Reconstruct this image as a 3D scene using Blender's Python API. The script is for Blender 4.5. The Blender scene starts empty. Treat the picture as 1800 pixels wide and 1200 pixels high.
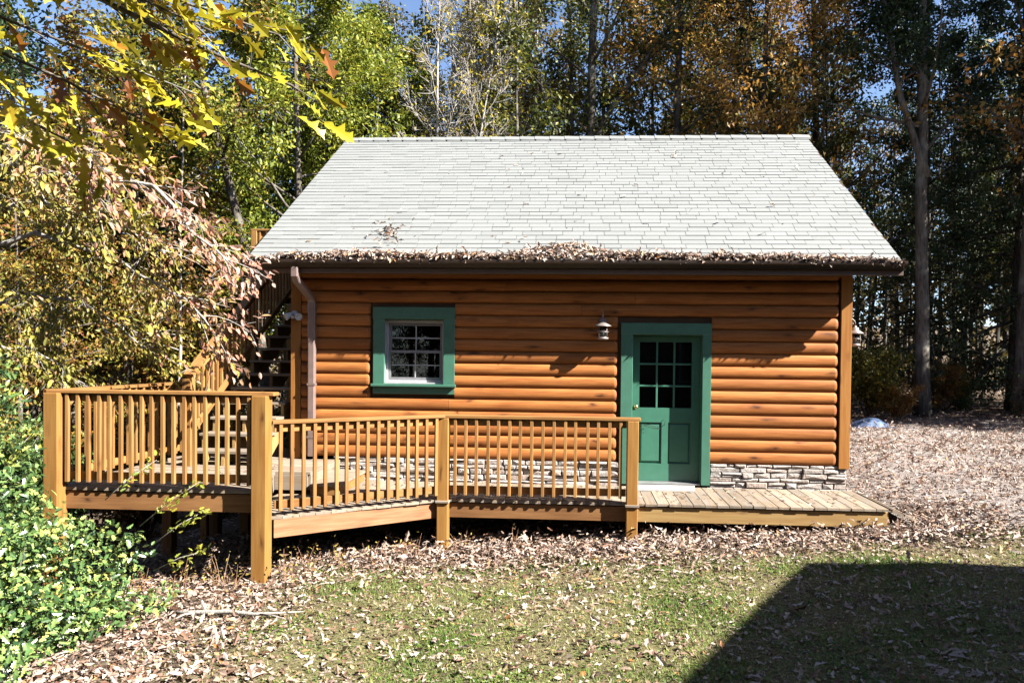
import bpy, math, random
import numpy as np
from mathutils import Vector, Matrix

sc = bpy.context.scene
COL = sc.collection
R = math.radians

# ---------------------------------------------------------------- camera, sky, sun, exposure
cam_d = bpy.data.cameras.new('camera')
cam = bpy.data.objects.new('camera', cam_d); COL.objects.link(cam)
sc.camera = cam
cam_d.sensor_width = 36.0
cam_d.lens = 25.73
cam_d.shift_x = -45.5 / 1800
cam_d.shift_y = 50.7 / 1800
cam_d.clip_start = 0.05
cam_d.clip_end = 2000
yaw, pit, rol = 0.0605, -0.0177, 0.0113
fw = Vector((-math.sin(yaw) * math.cos(pit), math.cos(yaw) * math.cos(pit), math.sin(pit)))
rt = Vector((math.cos(yaw), math.sin(yaw), 0)); up = rt.cross(fw)
rt2 = rt * math.cos(rol) + up * math.sin(rol); up2 = -rt * math.sin(rol) + up * math.cos(rol)
cam.matrix_world = Matrix(((rt2.x, up2.x, -fw.x, 4.173), (rt2.y, up2.y, -fw.y, -10.338),
                           (rt2.z, up2.z, -fw.z, 1.784), (0, 0, 0, 1)))

SUN = Vector((1.45, -0.56, 1.26)).normalized()          # towards the sun
world = bpy.data.worlds.new('World'); sc.world = world; world.use_nodes = True
nt = world.node_tree; nt.nodes.clear()
sky = nt.nodes.new('ShaderNodeTexSky'); sky.sky_type = 'NISHITA'; sky.sun_disc = False
sky.sun_elevation = math.asin(SUN.z); sky.sun_rotation = math.atan2(SUN.x, SUN.y)
sky.air_density = 0.65; sky.dust_density = 0.5; sky.ozone_density = 1.6
bg = nt.nodes.new('ShaderNodeBackground'); bg.inputs[1].default_value = 0.05
wo = nt.nodes.new('ShaderNodeOutputWorld')
nt.links.new(sky.outputs[0], bg.inputs[0]); nt.links.new(bg.outputs[0], wo.inputs[0])
sl = bpy.data.lights.new('sun', 'SUN'); sl.energy = 5.0; sl.angle = R(0.5); sl.color = (1.0, 0.95, 0.86)
so = bpy.data.objects.new('sun', sl); COL.objects.link(so)
so.rotation_euler = (-SUN).to_track_quat('-Z', 'Y').to_euler(); so.location = (20, -15, 25)
vs = sc.view_settings
sc.display_settings.display_device = 'sRGB'
vs.view_transform = 'Standard'; vs.look = 'None'; vs.gamma = 1; vs.use_curve_mapping = False
vs.exposure = 2.68
cy = sc.cycles
cy.max_bounces = 4; cy.diffuse_bounces = 1; cy.glossy_bounces = 3; cy.transmission_bounces = 4
cy.transparent_max_bounces = 8; cy.caustics_reflective = False; cy.caustics_refractive = False

# ---------------------------------------------------------------- helpers
WM = {}

def tag(o, label=None, cat=None, group=None, kind=None):
    if label: o['label'] = label
    if cat: o['category'] = cat
    if group: o['group'] = group
    if kind: o['kind'] = kind
    return o

def put(o, parent=None, M=None):
    COL.objects.link(o)
    M = M or Matrix.Identity(4)
    WM[o.name] = M
    if parent is not None:
        o.parent = parent
        o.matrix_basis = WM[parent.name].inverted() @ M
    else:
        o.matrix_basis = M
    return o

def thing(name, loc, label, cat, group=None):
    o = bpy.data.objects.new(name, None); o.empty_display_size = 0.2
    put(o, None, Matrix.Translation(loc))
    return tag(o, label, cat, group)

def obj(name, me, parent=None, M=None, kind=None):
    o = bpy.data.objects.new(name, me)
    put(o, parent, M)
    if kind: o['kind'] = kind
    return o

def mesh_np(name, v, f, mat, tint=None, smooth=False):
    v = np.asarray(v, dtype=np.float32); f = np.asarray(f, dtype=np.int32)
    me = bpy.data.meshes.new(name)
    n, k = f.shape
    me.vertices.add(len(v)); me.vertices.foreach_set('co', v.ravel())
    me.loops.add(n * k); me.loops.foreach_set('vertex_index', f.ravel())
    me.polygons.add(n)
    me.polygons.foreach_set('loop_start', np.arange(0, n * k, k, dtype=np.int32))
    me.polygons.foreach_set('use_smooth', np.full(n, bool(smooth)))
    if tint is not None:
        a = me.attributes.new('tint', 'FLOAT', 'POINT'); a.data.foreach_set('value', np.asarray(tint, dtype=np.float32))
    me.update(calc_edges=True)
    if mat: me.materials.append(mat)
    return me

class MB:
    """collects faces for one mesh"""
    def __init__(s): s.v = []; s.f = []
    def add(s, vs, fs):
        b = len(s.v); s.v += [tuple(v) for v in vs]; s.f += [tuple(i + b for i in f) for f in fs]; return s
    def box(s, x0, x1, y0, y1, z0, z1):
        return s.add([(x0, y0, z0), (x1, y0, z0), (x1, y1, z0), (x0, y1, z0), (x0, y0, z1), (x1, y0, z1), (x1, y1, z1), (x0, y1, z1)],
              [(0, 3, 2, 1), (4, 5, 6, 7), (0, 1, 5, 4), (1, 2, 6, 5), (2, 3, 7, 6), (3, 0, 4, 7)])
    def prism(s, poly, a0, a1, axis='z'):
        n = len(poly)
        def P(p, a): return {'z': (p[0], p[1], a), 'y': (p[0], a, p[1]), 'x': (a, p[0], p[1])}[axis]
        return s.add([P(p, a0) for p in poly] + [P(p, a1) for p in poly],
              [tuple(range(n - 1, -1, -1)), tuple(range(n, 2 * n))] + [(i, (i + 1) % n, n + (i + 1) % n, n + i) for i in range(n)])
    def tube(s, pts, rad, k=8, cap=True):
        pts = [Vector(p) for p in pts]; n = len(pts)
        if not hasattr(rad, '__len__'): rad = [rad] * n
        vs = []; ref = Vector((0.13, 0.27, 0.95))
        for i, p in enumerate(pts):
            t = (pts[min(i + 1, n - 1)] - pts[max(i - 1, 0)]).normalized()
            a = t.cross(ref)
            if a.length < 1e-3: a = t.cross(Vector((1, 0, 0)))
            a.normalize(); b = t.cross(a)
            for j in range(k):
                an = 2 * math.pi * j / k
                vs.append(p + (a * math.cos(an) + b * math.sin(an)) * rad[i])
        fs = [(i * k + j, i * k + (j + 1) % k, (i + 1) * k + (j + 1) % k, (i + 1) * k + j) for i in range(n - 1) for j in range(k)]
        if cap: fs += [tuple(range(k - 1, -1, -1)), tuple(range((n - 1) * k, n * k))]
        return s.add(vs, fs)
    def lathe(s, prof, c=(0, 0, 0), k=16):
        vs = []; n = len(prof)
        for r, z in prof:
            for j in range(k):
                a = 2 * math.pi * j / k; vs.append((c[0] + r * math.cos(a), c[1] + r * math.sin(a), c[2] + z))
        fs = [(i * k + j, i * k + (j + 1) % k, (i + 1) * k + (j + 1) % k, (i + 1) * k + j) for i in range(n - 1) for j in range(k)]
        fs += [tuple(range(k - 1, -1, -1)), tuple(range((n - 1) * k, n * k))]
        return s.add(vs, fs)
    def mesh(s, name, mat, smooth=False):
        me = bpy.data.meshes.new(name); me.from_pydata(s.v, [], s.f); me.update()
        if smooth:
            for p in me.polygons: p.use_smooth = True
        if mat: me.materials.append(mat)
        return me
    def build(s, name, mat, parent=None, smooth=False, kind=None, M=None):
        """verts are world coordinates unless M is given"""
        return obj(name, s.mesh(name, mat, smooth), parent, M, kind)

_bars = {}
def bar_mesh(l, w, h, mat, c=0.004):
    """chamfered bar, local X is its length (centre at origin)"""
    key = (round(l, 3), round(w, 4), round(h, 4), mat.name, c)
    if key in _bars: return _bars[key]
    a, b, d = l / 2, w / 2, h / 2
    c = min(c, b * .4, d * .4)
    v = []; ring = [(-b + c, -d), (b - c, -d), (b, -d + c), (b, d - c), (b - c, d), (-b + c, d), (-b, d - c), (-b, -d + c)]
    for x, s in ((-a, .96), (-a + c, 1), (a - c, 1), (a, .96)):
        for y, z in ring: v.append((x, y * s, z * s))
    f = [tuple(range(7, -1, -1)), tuple(range(24, 32))]
    f += [(i * 8 + j, i * 8 + (j + 1) % 8, (i + 1) * 8 + (j + 1) % 8, (i + 1) * 8 + j) for i in range(3) for j in range(8)]
    me = bpy.data.meshes.new('bar'); me.from_pydata(v, [], f); me.update(); me.materials.append(mat)
    _bars[key] = me
    return me

def bar(name, p0, p1, w, h, mat, parent, upv=(0, 0, 1), c=0.004):
    """a straight piece of timber from p0 to p1; w across, h along upv"""
    p0, p1 = Vector(p0), Vector(p1); x = (p1 - p0); l = x.length; x.normalize()
    u = Vector(upv); y = u.cross(x)
    if y.length < 1e-4: y = Vector((0, 1, 0)).cross(x)
    y.normalize(); z = x.cross(y); m = (p0 + p1) / 2
    M = Matrix(((x.x, y.x, z.x, m.x), (x.y, y.y, z.y, m.y), (x.z, y.z, z.z, m.z), (0, 0, 0, 1)))
    return obj(name, bar_mesh(l, w, h, mat, c), parent, M)

# ---------------------------------------------------------------- materials
def newmat(name):
    m = bpy.data.materials.new(name); m.use_nodes = True
    t = m.node_tree; b = t.nodes['Principled BSDF']
    return m, t, b

def N(t, typ, **kw):
    n = t.nodes.new(typ)
    for k, v in kw.items():
        if k in n.inputs: n.inputs[k].default_value = v
        else: setattr(n, k, v)
    return n

def ramp(t, fac, stops, interp='LINEAR'):
    r = t.nodes.new('ShaderNodeValToRGB'); e = r.color_ramp.elements; r.color_ramp.interpolation = interp
    while len(e) < len(stops): e.new(0.5)
    for i, (p, c) in enumerate(stops):
        e[i].position = p; e[i].color = (*c, 1) if len(c) == 3 else c
    t.links.new(fac, r.inputs[0]); return r.outputs[0]

def mix(t, fac, a, b, mode='MIX'):
    n = t.nodes.new('ShaderNodeMix'); n.data_type = 'RGBA'; n.blend_type = mode
    for s, v in ((n.inputs[0], fac), (n.inputs[6], a), (n.inputs[7], b)):
        if hasattr(v, 'is_linked'): t.links.new(v, s)
        elif isinstance(v, (int, float)): s.default_value = v
        else: s.default_value = (*v, 1)
    return n.outputs[2]

def coords(t, scale, rand=True, kind='Object'):
    tc = t.nodes.new('ShaderNodeTexCoord'); mp = t.nodes.new('ShaderNodeMapping'); mp.inputs['Scale'].default_value = scale
    src = tc.outputs[kind]
    if rand:
        oi = t.nodes.new('ShaderNodeObjectInfo'); ad = t.nodes.new('ShaderNodeVectorMath'); ad.operation = 'MULTIPLY_ADD'
        co = t.nodes.new('ShaderNodeCombineXYZ')
        for i in range(3): t.links.new(oi.outputs['Random'], co.inputs[i])
        t.links.new(co.outputs[0], ad.inputs[0]); ad.inputs[1].default_value = (37.0, 11.0, 23.0); t.links.new(src, ad.inputs[2])
        src = ad.outputs[0]
    t.links.new(src, mp.inputs[0]); return mp.outputs[0]

def noise(t, vec, scale, detail=4, rough=.55):
    n = N(t, 'ShaderNodeTexNoise', Scale=scale, Detail=detail, Roughness=rough); t.links.new(vec, n.inputs['Vector']); return n.outputs['Fac']

def bump(t, b, h, strength=.3, dist=.01):
    n = N(t, 'ShaderNodeBump', Strength=strength, Distance=dist); t.links.new(h, n.inputs['Height']); t.links.new(n.outputs[0], b.inputs['Normal'])

def wood(name, light, dark, knot, rough=.5, knots=True, vary=.25, grain=1.0, grey=None):
    m, t, b = newmat(name)
    v = coords(t, (1.3, 22, 22)); g = noise(t, v, 1.6 * grain, 5, .6)
    v2 = coords(t, (.9, 3.5, 3.5)); p = noise(t, v2, 1.3, 3)
    c = ramp(t, g, [(.28, dark), (.62, light)])
    pm = ramp(t, p, [(.48, (0, 0, 0)), (.75, (.75, .75, .75))])
    c = mix(t, pm, c, dark)
    if grey:
        gv = coords(t, (1.5, 5, 5)); gn = noise(t, gv, 2.2, 5, .65)
        c = mix(t, ramp(t, gn, [(.42, (0, 0, 0)), (.68, (.8, .8, .8))]), c, grey)
    if knots:
        kv0 = coords(t, (1.9, 6.0, 6.0)); nz_ = N(t, 'ShaderNodeTexNoise', Scale=2.5, Detail=3.0); t.links.new(kv0, nz_.inputs['Vector'])
        kd = N(t, 'ShaderNodeVectorMath', operation='MULTIPLY_ADD'); t.links.new(nz_.outputs['Color'], kd.inputs[0]); kd.inputs[1].default_value = (.55, .35, .35); t.links.new(kv0, kd.inputs[2])
        vo = N(t, 'ShaderNodeTexVoronoi', Scale=1.0); t.links.new(kd.outputs[0], vo.inputs['Vector'])
        km = ramp(t, vo.outputs['Distance'], [(.05, (.9, .9, .9)), (.13, (.35, .35, .35)), (.26, (0, 0, 0))])
        c = mix(t, km, c, knot)
    oi = t.nodes.new('ShaderNodeObjectInfo')
    mr = N(t, 'ShaderNodeMapRange'); mr.inputs['To Min'].default_value = 1 - vary; mr.inputs['To Max'].default_value = 1 + vary
    t.links.new(oi.outputs['Random'], mr.inputs[0])
    hs = t.nodes.new('ShaderNodeHueSaturation'); t.links.new(mr.outputs[0], hs.inputs['Value']); t.links.new(c, hs.inputs['Color'])
    t.links.new(hs.outputs[0], b.inputs['Base Color'])
    b.inputs['Roughness'].default_value = rough; b.inputs['Specular IOR Level'].default_value = .15
    bump(t, b, g, .25, .004)
    return m

def plain(name, col, rough=.5, metal=0, vary=.08, nscale=9.0, nstr=.12):
    m, t, b = newmat(name)
    v = coords(t, (1, 1, 1)); g = noise(t, v, nscale, 4)
    c = ramp(t, g, [(.3, tuple(max(0, a * (1 - vary * 2)) for a in col)), (.7, tuple(a * (1 + vary) for a in col))])
    t.links.new(c, b.inputs['Base Color']); b.inputs['Roughness'].default_value = rough; b.inputs['Metallic'].default_value = metal
    bump(t, b, g, nstr, .003)
    return m

def leafmat(name, stops, trans=.35, rough=.5, spec=.3):
    m, t, b = newmat(name)
    at = t.nodes.new('ShaderNodeAttribute'); at.attribute_name = 'tint'
    oi = t.nodes.new('ShaderNodeObjectInfo')
    ad = N(t, 'ShaderNodeMath', operation='MULTIPLY_ADD'); t.links.new(oi.outputs['Random'], ad.inputs[0]); ad.inputs[1].default_value = .22
    t.links.new(at.outputs['Fac'], ad.inputs[2])
    sb = N(t, 'ShaderNodeMath', operation='SUBTRACT'); t.links.new(ad.outputs[0], sb.inputs[0]); sb.inputs[1].default_value = .11
    c = ramp(t, sb.outputs[0], stops)
    t.links.new(c, b.inputs['Base Color']); b.inputs['Roughness'].default_value = rough; b.inputs['Specular IOR Level'].default_value = spec
    tr = t.nodes.new('ShaderNodeBsdfTranslucent'); t.links.new(c, tr.inputs[0])
    mx = t.nodes.new('ShaderNodeMixShader'); mx.inputs[0].default_value = trans
    t.links.new(b.outputs[0], mx.inputs[1]); t.links.new(tr.outputs[0], mx.inputs[2])
    t.links.new(mx.outputs[0], t.nodes['Material Output'].inputs[0])
    return m

def bark(name, a, b_, scale=1.0):
    m, t, b = newmat(name)
    v = coords(t, (9, 9, 1.6)); g = noise(t, v, 2.0 * scale, 5, .65)
    v2 = coords(t, (1, 1, 1)); p = noise(t, v2, 1.7, 3)
    c = ramp(t, g, [(.35, a), (.65, b_)]); c = mix(t, ramp(t, p, [(.5, (0, 0, 0)), (.7, (.6, .6, .6))]), c, (.30, .30, .27))
    t.links.new(c, b.inputs['Base Color']); b.inputs['Roughness'].default_value = .9; b.inputs['Specular IOR Level'].default_value = .1
    bump(t, b, g, .8, .02)
    return m

M_log = wood('log_siding', (.44, .168, .048), (.255, .080, .020), (.060, .020, .010), .6, True, .2) #(0.374, 0.158, 0.05), (0.238, 0.083, 0.024), (0.061, 0.022, 0.011), .42, True, .14)
M_trim = wood('trim_wood', (0.36, 0.166, 0.047), (0.274, 0.104, 0.024), (0.086, 0.029, 0.011), .5, True, .1)
M_rail = wood('rail_wood', (.355, .190, .066), (.220, .098, .030), (.09, .04, .016), .6, True, .2)
M_rim = wood('rim_wood', (0.302, 0.151, 0.061), (0.187, 0.083, 0.032), (0.058, 0.025, 0.014), .65, True, .15)
M_post = wood('post_wood', (.345, .18, .052), (.255, .115, .028), (.10, .04, .015), .55, True, .1)
M_board = wood('deck_board_wood', (0.317, 0.251, 0.185), (0.198, 0.145, 0.099), (0.092, 0.066, 0.046), .8, True, .2, 1.0, (0.238, 0.218, 0.198))
M_green = plain('green_paint', (.058, .175, .122), .4, 0, .06)
M_green_door = plain('green_door_paint', (0.056, 0.188, 0.128), .35, 0, .05)
M_gutter = plain('brown_gutter_metal', (.035, .022, .016), .35, .3, .1)
M_down = plain('faded_brown_downspout', (0.225, 0.158, 0.143), .45, .1, .1)
M_white = plain('white_vinyl', (.50, .50, .53), .4)
M_grey = plain('grey_vinyl', (.24, .24, .26), .5)
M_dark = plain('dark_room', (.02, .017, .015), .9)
M_gold = plain('brass_knob', (.75, .52, .2), .25, 1.0, .03)
M_iron = plain('black_iron', (.03, .03, .03), .5, .6)
M_pewter = plain('weathered_pewter', (0.336, 0.288, 0.272), .45, .5, .15, 30)
M_soffit = wood('soffit_wood', (.40, .20, .07), (.30, .13, .04), (.1, .04, .02), .6, False, .05)
M_sheath = plain('sheathing', (.09, .04, .015), .9)
M_concrete = plain('foundation', (.22, .19, .17), .9, 0, .2, 20, .4)
M_fascia = plain('fascia', (.10, .055, .035), .5)

def stone_mat():
    m, t, b = newmat('veneer_stone')
    oi = t.nodes.new('ShaderNodeObjectInfo')
    c0 = ramp(t, oi.outputs['Random'], [(0, (0.475, 0.432, 0.41)), (.25, (0.418, 0.374, 0.346)), (.5, (0.533, 0.497, 0.475)), (.72, (0.432, 0.338, 0.288)), (.88, (0.36, 0.338, 0.338)), (1, (0.504, 0.432, 0.382))])
    v = coords(t, (1, 1, 1)); g = noise(t, v, 22, 6, .65)
    c = mix(t, ramp(t, g, [(.35, (.75, .75, .75)), (.6, (0, 0, 0))]), c0, (.25, .22, .20))
    t.links.new(c, b.inputs['Base Color']); b.inputs['Roughness'].default_value = .9
    bump(t, b, g, .8, .02); return m
M_stone = stone_mat()

def shingle_mat():
    m, t, b = newmat('asphalt_shingle')
    oi = t.nodes.new('ShaderNodeObjectInfo'); at = t.nodes.new('ShaderNodeAttribute'); at.attribute_name = 'tint'
    ad = N(t, 'ShaderNodeMath', operation='ADD'); t.links.new(oi.outputs['Random'], ad.inputs[0]); t.links.new(at.outputs['Fac'], ad.inputs[1])
    fr = N(t, 'ShaderNodeMath', operation='FRACT'); t.links.new(ad.outputs[0], fr.inputs[0])
    c = ramp(t, fr.outputs[0], [(0, (.222, .228, .228)), (.5, (.24, .246, .246)), (1, (.205, .211, .213))])
    v = coords(t, (1, 1, 1), False, 'Generated'); 
    tc = t.nodes.new('ShaderNodeNewGeometry')
    g = N(t, 'ShaderNodeTexNoise', Scale=170.0, Detail=2.0); t.links.new(tc.outputs['Position'], g.inputs['Vector'])
    g2 = N(t, 'ShaderNodeTexNoise', Scale=1.1, Detail=5.0); t.links.new(tc.outputs['Position'], g2.inputs['Vector'])
    c = mix(t, ramp(t, g.outputs['Fac'], [(.42, (.45, .45, .45)), (.6, (0, 0, 0))]), c, (.11, .13, .125))
    c = mix(t, ramp(t, g2.outputs['Fac'], [(.48, (0, 0, 0)), (.75, (.45, .45, .45))]), c, (.175, .18, .18))
    t.links.new(c, b.inputs['Base Color']); b.inputs['Roughness'].default_value = .85; b.inputs['Specular IOR Level'].default_value = .3
    bump(t, b, g.outputs['Fac'], .5, .004); return m
M_shingle = shingle_mat()

def glass_mat():
    m, t, b = newmat('window_glass')
    t.nodes.remove(b)
    fr = N(t, 'ShaderNodeFresnel', IOR=1.45); gl = N(t, 'ShaderNodeBsdfGlossy', Roughness=.015); gl.inputs[0].default_value = (.95, .95, .95, 1)
    tp = t.nodes.new('ShaderNodeBsdfTransparent'); tp.inputs[0].default_value = (.55, .58, .58, 1)
    mx = t.nodes.new('ShaderNodeMixShader')
    ma = N(t, 'ShaderNodeMath', operation='MULTIPLY_ADD'); t.links.new(fr.outputs[0], ma.inputs[0]); ma.inputs[1].default_value = 1.0; ma.inputs[2].default_value = .01
    t.links.new(ma.outputs[0], mx.inputs[0])
    t.links.new(tp.outputs[0], mx.inputs[1]); t.links.new(gl.outputs[0], mx.inputs[2])
    t.links.new(mx.outputs[0], t.nodes['Material Output'].inputs[0]); return m
M_glass = glass_mat()

# ---------------------------------------------------------------- ground
def gz(x, y):
    x = np.asarray(x, float); y = np.asarray(y, float)
    z = np.interp(x, [-60, -25, -12, -6, -2, .3, 2.5, 4.8, 8.2, 9.6, 14, 25, 80], [-6, -4.4, -3.0, -2.0, -1.1, -.68, -.62, -.47, -.20, -.03, .0, .1, .3])
    back = np.clip(y + 1.0, 0, None); right = 1 / (1 + np.exp(-(x - 6.5) / 1.2)); left = 1 / (1 + np.exp((x + .5) / 1.0))
    z = z + right * np.minimum(back, 30) * .012 - left * np.minimum(back, 12) * .05
    mid = np.clip(1 - right - left, 0, 1); z = z + mid * np.minimum(back, 8) * .03
    near = np.clip(-3 - y, 0, 12); z = z + near * .022 * (1 - left)
    z = z + .025 * np.sin(x * 1.7 + y * .6) * np.sin(y * 1.3 - x * .4) + .012 * np.sin(x * 4.1 + 1.3) * np.sin(y * 3.7)
    far = np.clip(np.hypot(x - 4, y - 4) - 40, 0, 400); z = z + far * .05
    return z

def axis(lo, hi, f0, f1, fine, coarse):
    a = list(np.arange(f0, f1, fine)); s = fine; p = f1
    while p < hi: a.append(p); s *= 1.25; p += min(s, coarse)
    a.append(hi); s = fine; p = f0 - fine
    pre = []
    while p > lo: pre.append(p); s *= 1.25; p -= min(s, coarse)
    pre.append(lo); return np.array(pre[::-1] + a)
gx = axis(-300, 300, -5, 14, .16, 25); gy = axis(-60, 400, -7, 12, .16, 25)
GX, GY = np.meshgrid(gx, gy); nxx, nyy = len(gx), len(gy)
gv = np.stack([GX.ravel(), GY.ravel(), gz(GX, GY).ravel()], 1)
ii = (np.arange(nyy - 1)[:, None] * nxx + np.arange(nxx - 1)[None]).ravel()
gf = np.stack([ii, ii + 1, ii + 1 + nxx, ii + nxx], 1)

def ground_mat():
    m, t, b = newmat('ground')
    geo = t.nodes.new('ShaderNodeNewGeometry'); P = geo.outputs['Position']
    n1 = noise(t, P, 3.0, 6, .6); n2 = noise(t, P, 28, 5, .7); n3 = noise(t, P, .55, 3)
    soil = ramp(t, n2, [(.3, (0.047, 0.032, 0.022)), (.5, (0.145, 0.102, 0.072)), (.7, (0.289, 0.221, 0.17))])
    grass = ramp(t, n2, [(.3, (0.072, 0.068, 0.028)), (.5, (0.176, 0.16, 0.072)), (.72, (0.32, 0.288, 0.16))])
    grav = ramp(t, n2, [(.3, (0.144, 0.119, 0.108)), (.5, (0.302, 0.266, 0.252)), (.7, (0.418, 0.389, 0.374))])
    sx = t.nodes.new('ShaderNodeSeparateXYZ'); t.links.new(P, sx.inputs[0])
    def mr(s, a, b2):
        n = N(t, 'ShaderNodeMapRange'); n.inputs[1].default_value = a; n.inputs[2].default_value = b2; n.interpolation_type = 'SMOOTHSTEP'; t.links.new(s, n.inputs[0]); return n.outputs[0]
    def mul(a, b2):
        n = N(t, 'ShaderNodeMath', operation='MULTIPLY'); t.links.new(a, n.inputs[0]); t.links.new(b2, n.inputs[1]); return n.outputs[0]
    lawn = mul(mul(mr(sx.outputs[1], -1.9, -2.9), mr(sx.outputs[0], .4, 2.2)), mr(n1, .30, .5))
    c = mix(t, lawn, soil, grass)
    gr = mul(mul(mr(sx.outputs[0], 7.2, 8.8), mr(sx.outputs[1], -2.4, -1.2)), mr(sx.outputs[1], 12.5, 8.5))
    gr = mul(gr, mr(n3, .25, .45))
    c = mix(t, gr, c, grav)
    t.links.new(c, b.inputs['Base Color']); b.inputs['Roughness'].default_value = .95; b.inputs['Specular IOR Level'].default_value = .1
    bump(t, b, n2, 1.0, .05); return m
tag(obj('ground', mesh_np('ground', gv, gf, ground_mat(), smooth=True)), 'sloping ground of leaf mould, thin lawn and pale gravel', kind='structure')

# ---------------------------------------------------------------- leaf scatter tools
def strip_leaf(xs, ws, fold=.12, droop=.0):
    """midrib + two outlines, triangles; unit length along x"""
    n = len(xs); v = [(x, 0, -droop * x * x) for x in xs] + [(x, w, fold * w - droop * x * x) for x, w in zip(xs, ws)] + [(x, -w, fold * w - droop * x * x) for x, w in zip(xs, ws)]
    f = []
    for i in range(n - 1):
        for o, fl in ((n, 0), (2 * n, 1)):
            for tri in ((i, i + 1, o + i + 1), (i, o + i + 1, o + i)):
                a = [v[k] for k in tri]
                ar = np.linalg.norm(np.cross(np.subtract(a[1], a[0]), np.subtract(a[2], a[0])))
                if ar > 1e-6: f.append(tri if not fl else tri[::-1])
    used = sorted({k for t_ in f for k in t_}); mp = {k: i for i, k in enumerate(used)}
    return np.array([v[k] for k in used], float), np.array([[mp[k] for k in t_] for t_ in f])

T_diamond = (np.array([(0, 0, 0), (.42, .27, .07), (1, 0, 0), (.42, -.27, .07)], float), np.array([(0, 2, 1), (0, 3, 2)]))
T_oval = strip_leaf([0, .3, .68, 1], [0, .21, .19, 0], .35, .12)
T_oak = strip_leaf([0, .16, .27, .45, .55, .74, .82, 1], [.015, .15, .06, .25, .09, .23, .08, 0], .3, .1)
T_litter = strip_leaf([0, .28, .40, .70, 1], [.02, .19, .07, .21, 0], .45, .2)
T_holly = strip_leaf([0, .2, .3, .5, .6, .8, 1], [0, .26, .15, .30, .15, .18, 0], .4, .1)

def frames(rng, n, d=None, nrm=None, spread=1.0):
    """unit direction, side, normal for n leaves"""
    if d is None:
        d = rng.normal(size=(n, 3)); d[:, 2] *= .6
    d = d / np.linalg.norm(d, axis=1, keepdims=True)
    if nrm is None:
        nrm = rng.normal(size=(n, 3)) * .7 * spread + np.array([0, 0, 1.0])
    s = np.cross(nrm, d); s /= np.linalg.norm(s, axis=1, keepdims=True) + 1e-9
    nn = np.cross(d, s); return d, s, nn

def scatter(T, P, d, s, nn, size, curl=None):
    tv, tf = T; n, k = len(P), len(tv)
    z = np.broadcast_to(tv[None, :, 2], (n, k)).copy()
    if curl is not None: z = z * curl[:, None]
    V = P[:, None] + size[:, None, None] * (d[:, None] * tv[None, :, 0, None] + s[:, None] * tv[None, :, 1, None] + nn[:, None] * z[..., None])
    F = (tf[None] + (np.arange(n) * k)[:, None, None]).reshape(-1, 3)
    return V.reshape(-1, 3), F, k

def leaves_mesh(name, T, P, size, mat, rng, d=None, nrm=None, tint=None, curl=None, spread=1.0):
    d, s, nn = frames(rng, len(P), d, nrm, spread)
    V, F, k = scatter(T, P, d, s, nn, size, curl)
    if tint is None: tint = rng.random(len(P))
    return mesh_np(name, V, F, mat, np.repeat(tint, k))

# ---------------------------------------------------------------- the cabin
W, DEP = 7.85, 7.56
RY0, RZ0, RY1, RZ1 = -.51, 3.072, 3.78, 5.985        # eave edge and ridge of the roof plane
RX0, RX1 = -.486, 8.336
LP, LZ0, NLOG = .1695, .334, 16
rnd = random.Random(7)
cabin = thing('cabin', (W / 2, DEP / 2, 0), 'orange log-sided cabin with green-trimmed door and window under a pale grey roof', 'cabin')

PROF = [(-.055 * max(0, math.cos(a)) ** .75, LP * .492 * math.sin(a)) for a in [R(-90 + 9 * i) for i in range(21)]]
def log_piece(parent, x0, x1, zc, round0, round1, M0=None, flat=0.012):
    """half-round siding log along local X; ends may be rounded off"""
    l = x1 - x0; st = []
    st += [(0, .35, .80), (.010, .70, .92), (.026, .9, .98), (.05, 1, 1)] if round0 else [(0, 1, 1)]
    st += [(l - .05, 1, 1), (l - .026, .9, .98), (l - .010, .70, .92), (l, .35, .80)] if round1 else [(l, 1, 1)]
    vs = []; n = len(PROF)
    for x, sy, sz in st:
        for y, z in PROF: vs.append((x, y * sy - flat, z * sz))
    fs = [(i * n + j, i * n + j + 1, (i + 1) * n + j + 1, (i + 1) * n + j) for i in range(len(st) - 1) for j in range(n - 1)]
    fs += [tuple(range(n)), tuple(range(len(st) * n - 1, (len(st) - 1) * n - 1, -1))]
    me = bpy.data.meshes.new('log'); me.from_pydata(vs, [], [f[::-1] for f in fs]); me.update(); me.materials.append(M_log)
    M = Matrix.Translation((x0, 0, zc)) if M0 is None else M0 @ Matrix.Translation((x0, 0, zc))
    return obj('log', me, parent, M)

# wall body (sheathing) with the openings left out
WIN = (1.195, 2.367, 1.24, 2.476); DOOR = (4.712, 5.958, .03, 2.28)
wo_, do_ = (1.345, 2.217, 1.395, 2.30), (4.872, 5.842, .045, 2.12)
w_ = MB()
for a, b_, c, d in ((.075, wo_[0], .0, 3.06), (wo_[0], wo_[1], 0, wo_[2]), (wo_[0], wo_[1], wo_[3], 3.06), (wo_[1], do_[0], 0, 3.06),
                    (do_[0], do_[1], do_[3], 3.06), (do_[1], W - .075, 0, 3.06)):
    w_.box(a, b_, 0, .14, c, d)
w_.box(.075, .16, .14, DEP, 0, 3.06); w_.box(W - .16, W - .075, .14, DEP, 0, 3.06); w_.box(.14, W - .14, DEP - .14, DEP, 0, 3.06)
for x in (.075, W - .16): w_.prism([(0, 3.06), (DEP, 3.06), (RY1, 5.62)], x, x + .085, 'x')
wall = w_.build('wall', M_sheath, cabin)
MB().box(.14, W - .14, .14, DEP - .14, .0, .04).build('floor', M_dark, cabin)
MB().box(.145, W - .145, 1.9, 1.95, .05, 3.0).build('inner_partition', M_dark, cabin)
MB().box(.145, W - .145, .145, 1.9, 2.7, 2.74).build('inner_ceiling', M_dark, cabin)

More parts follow.
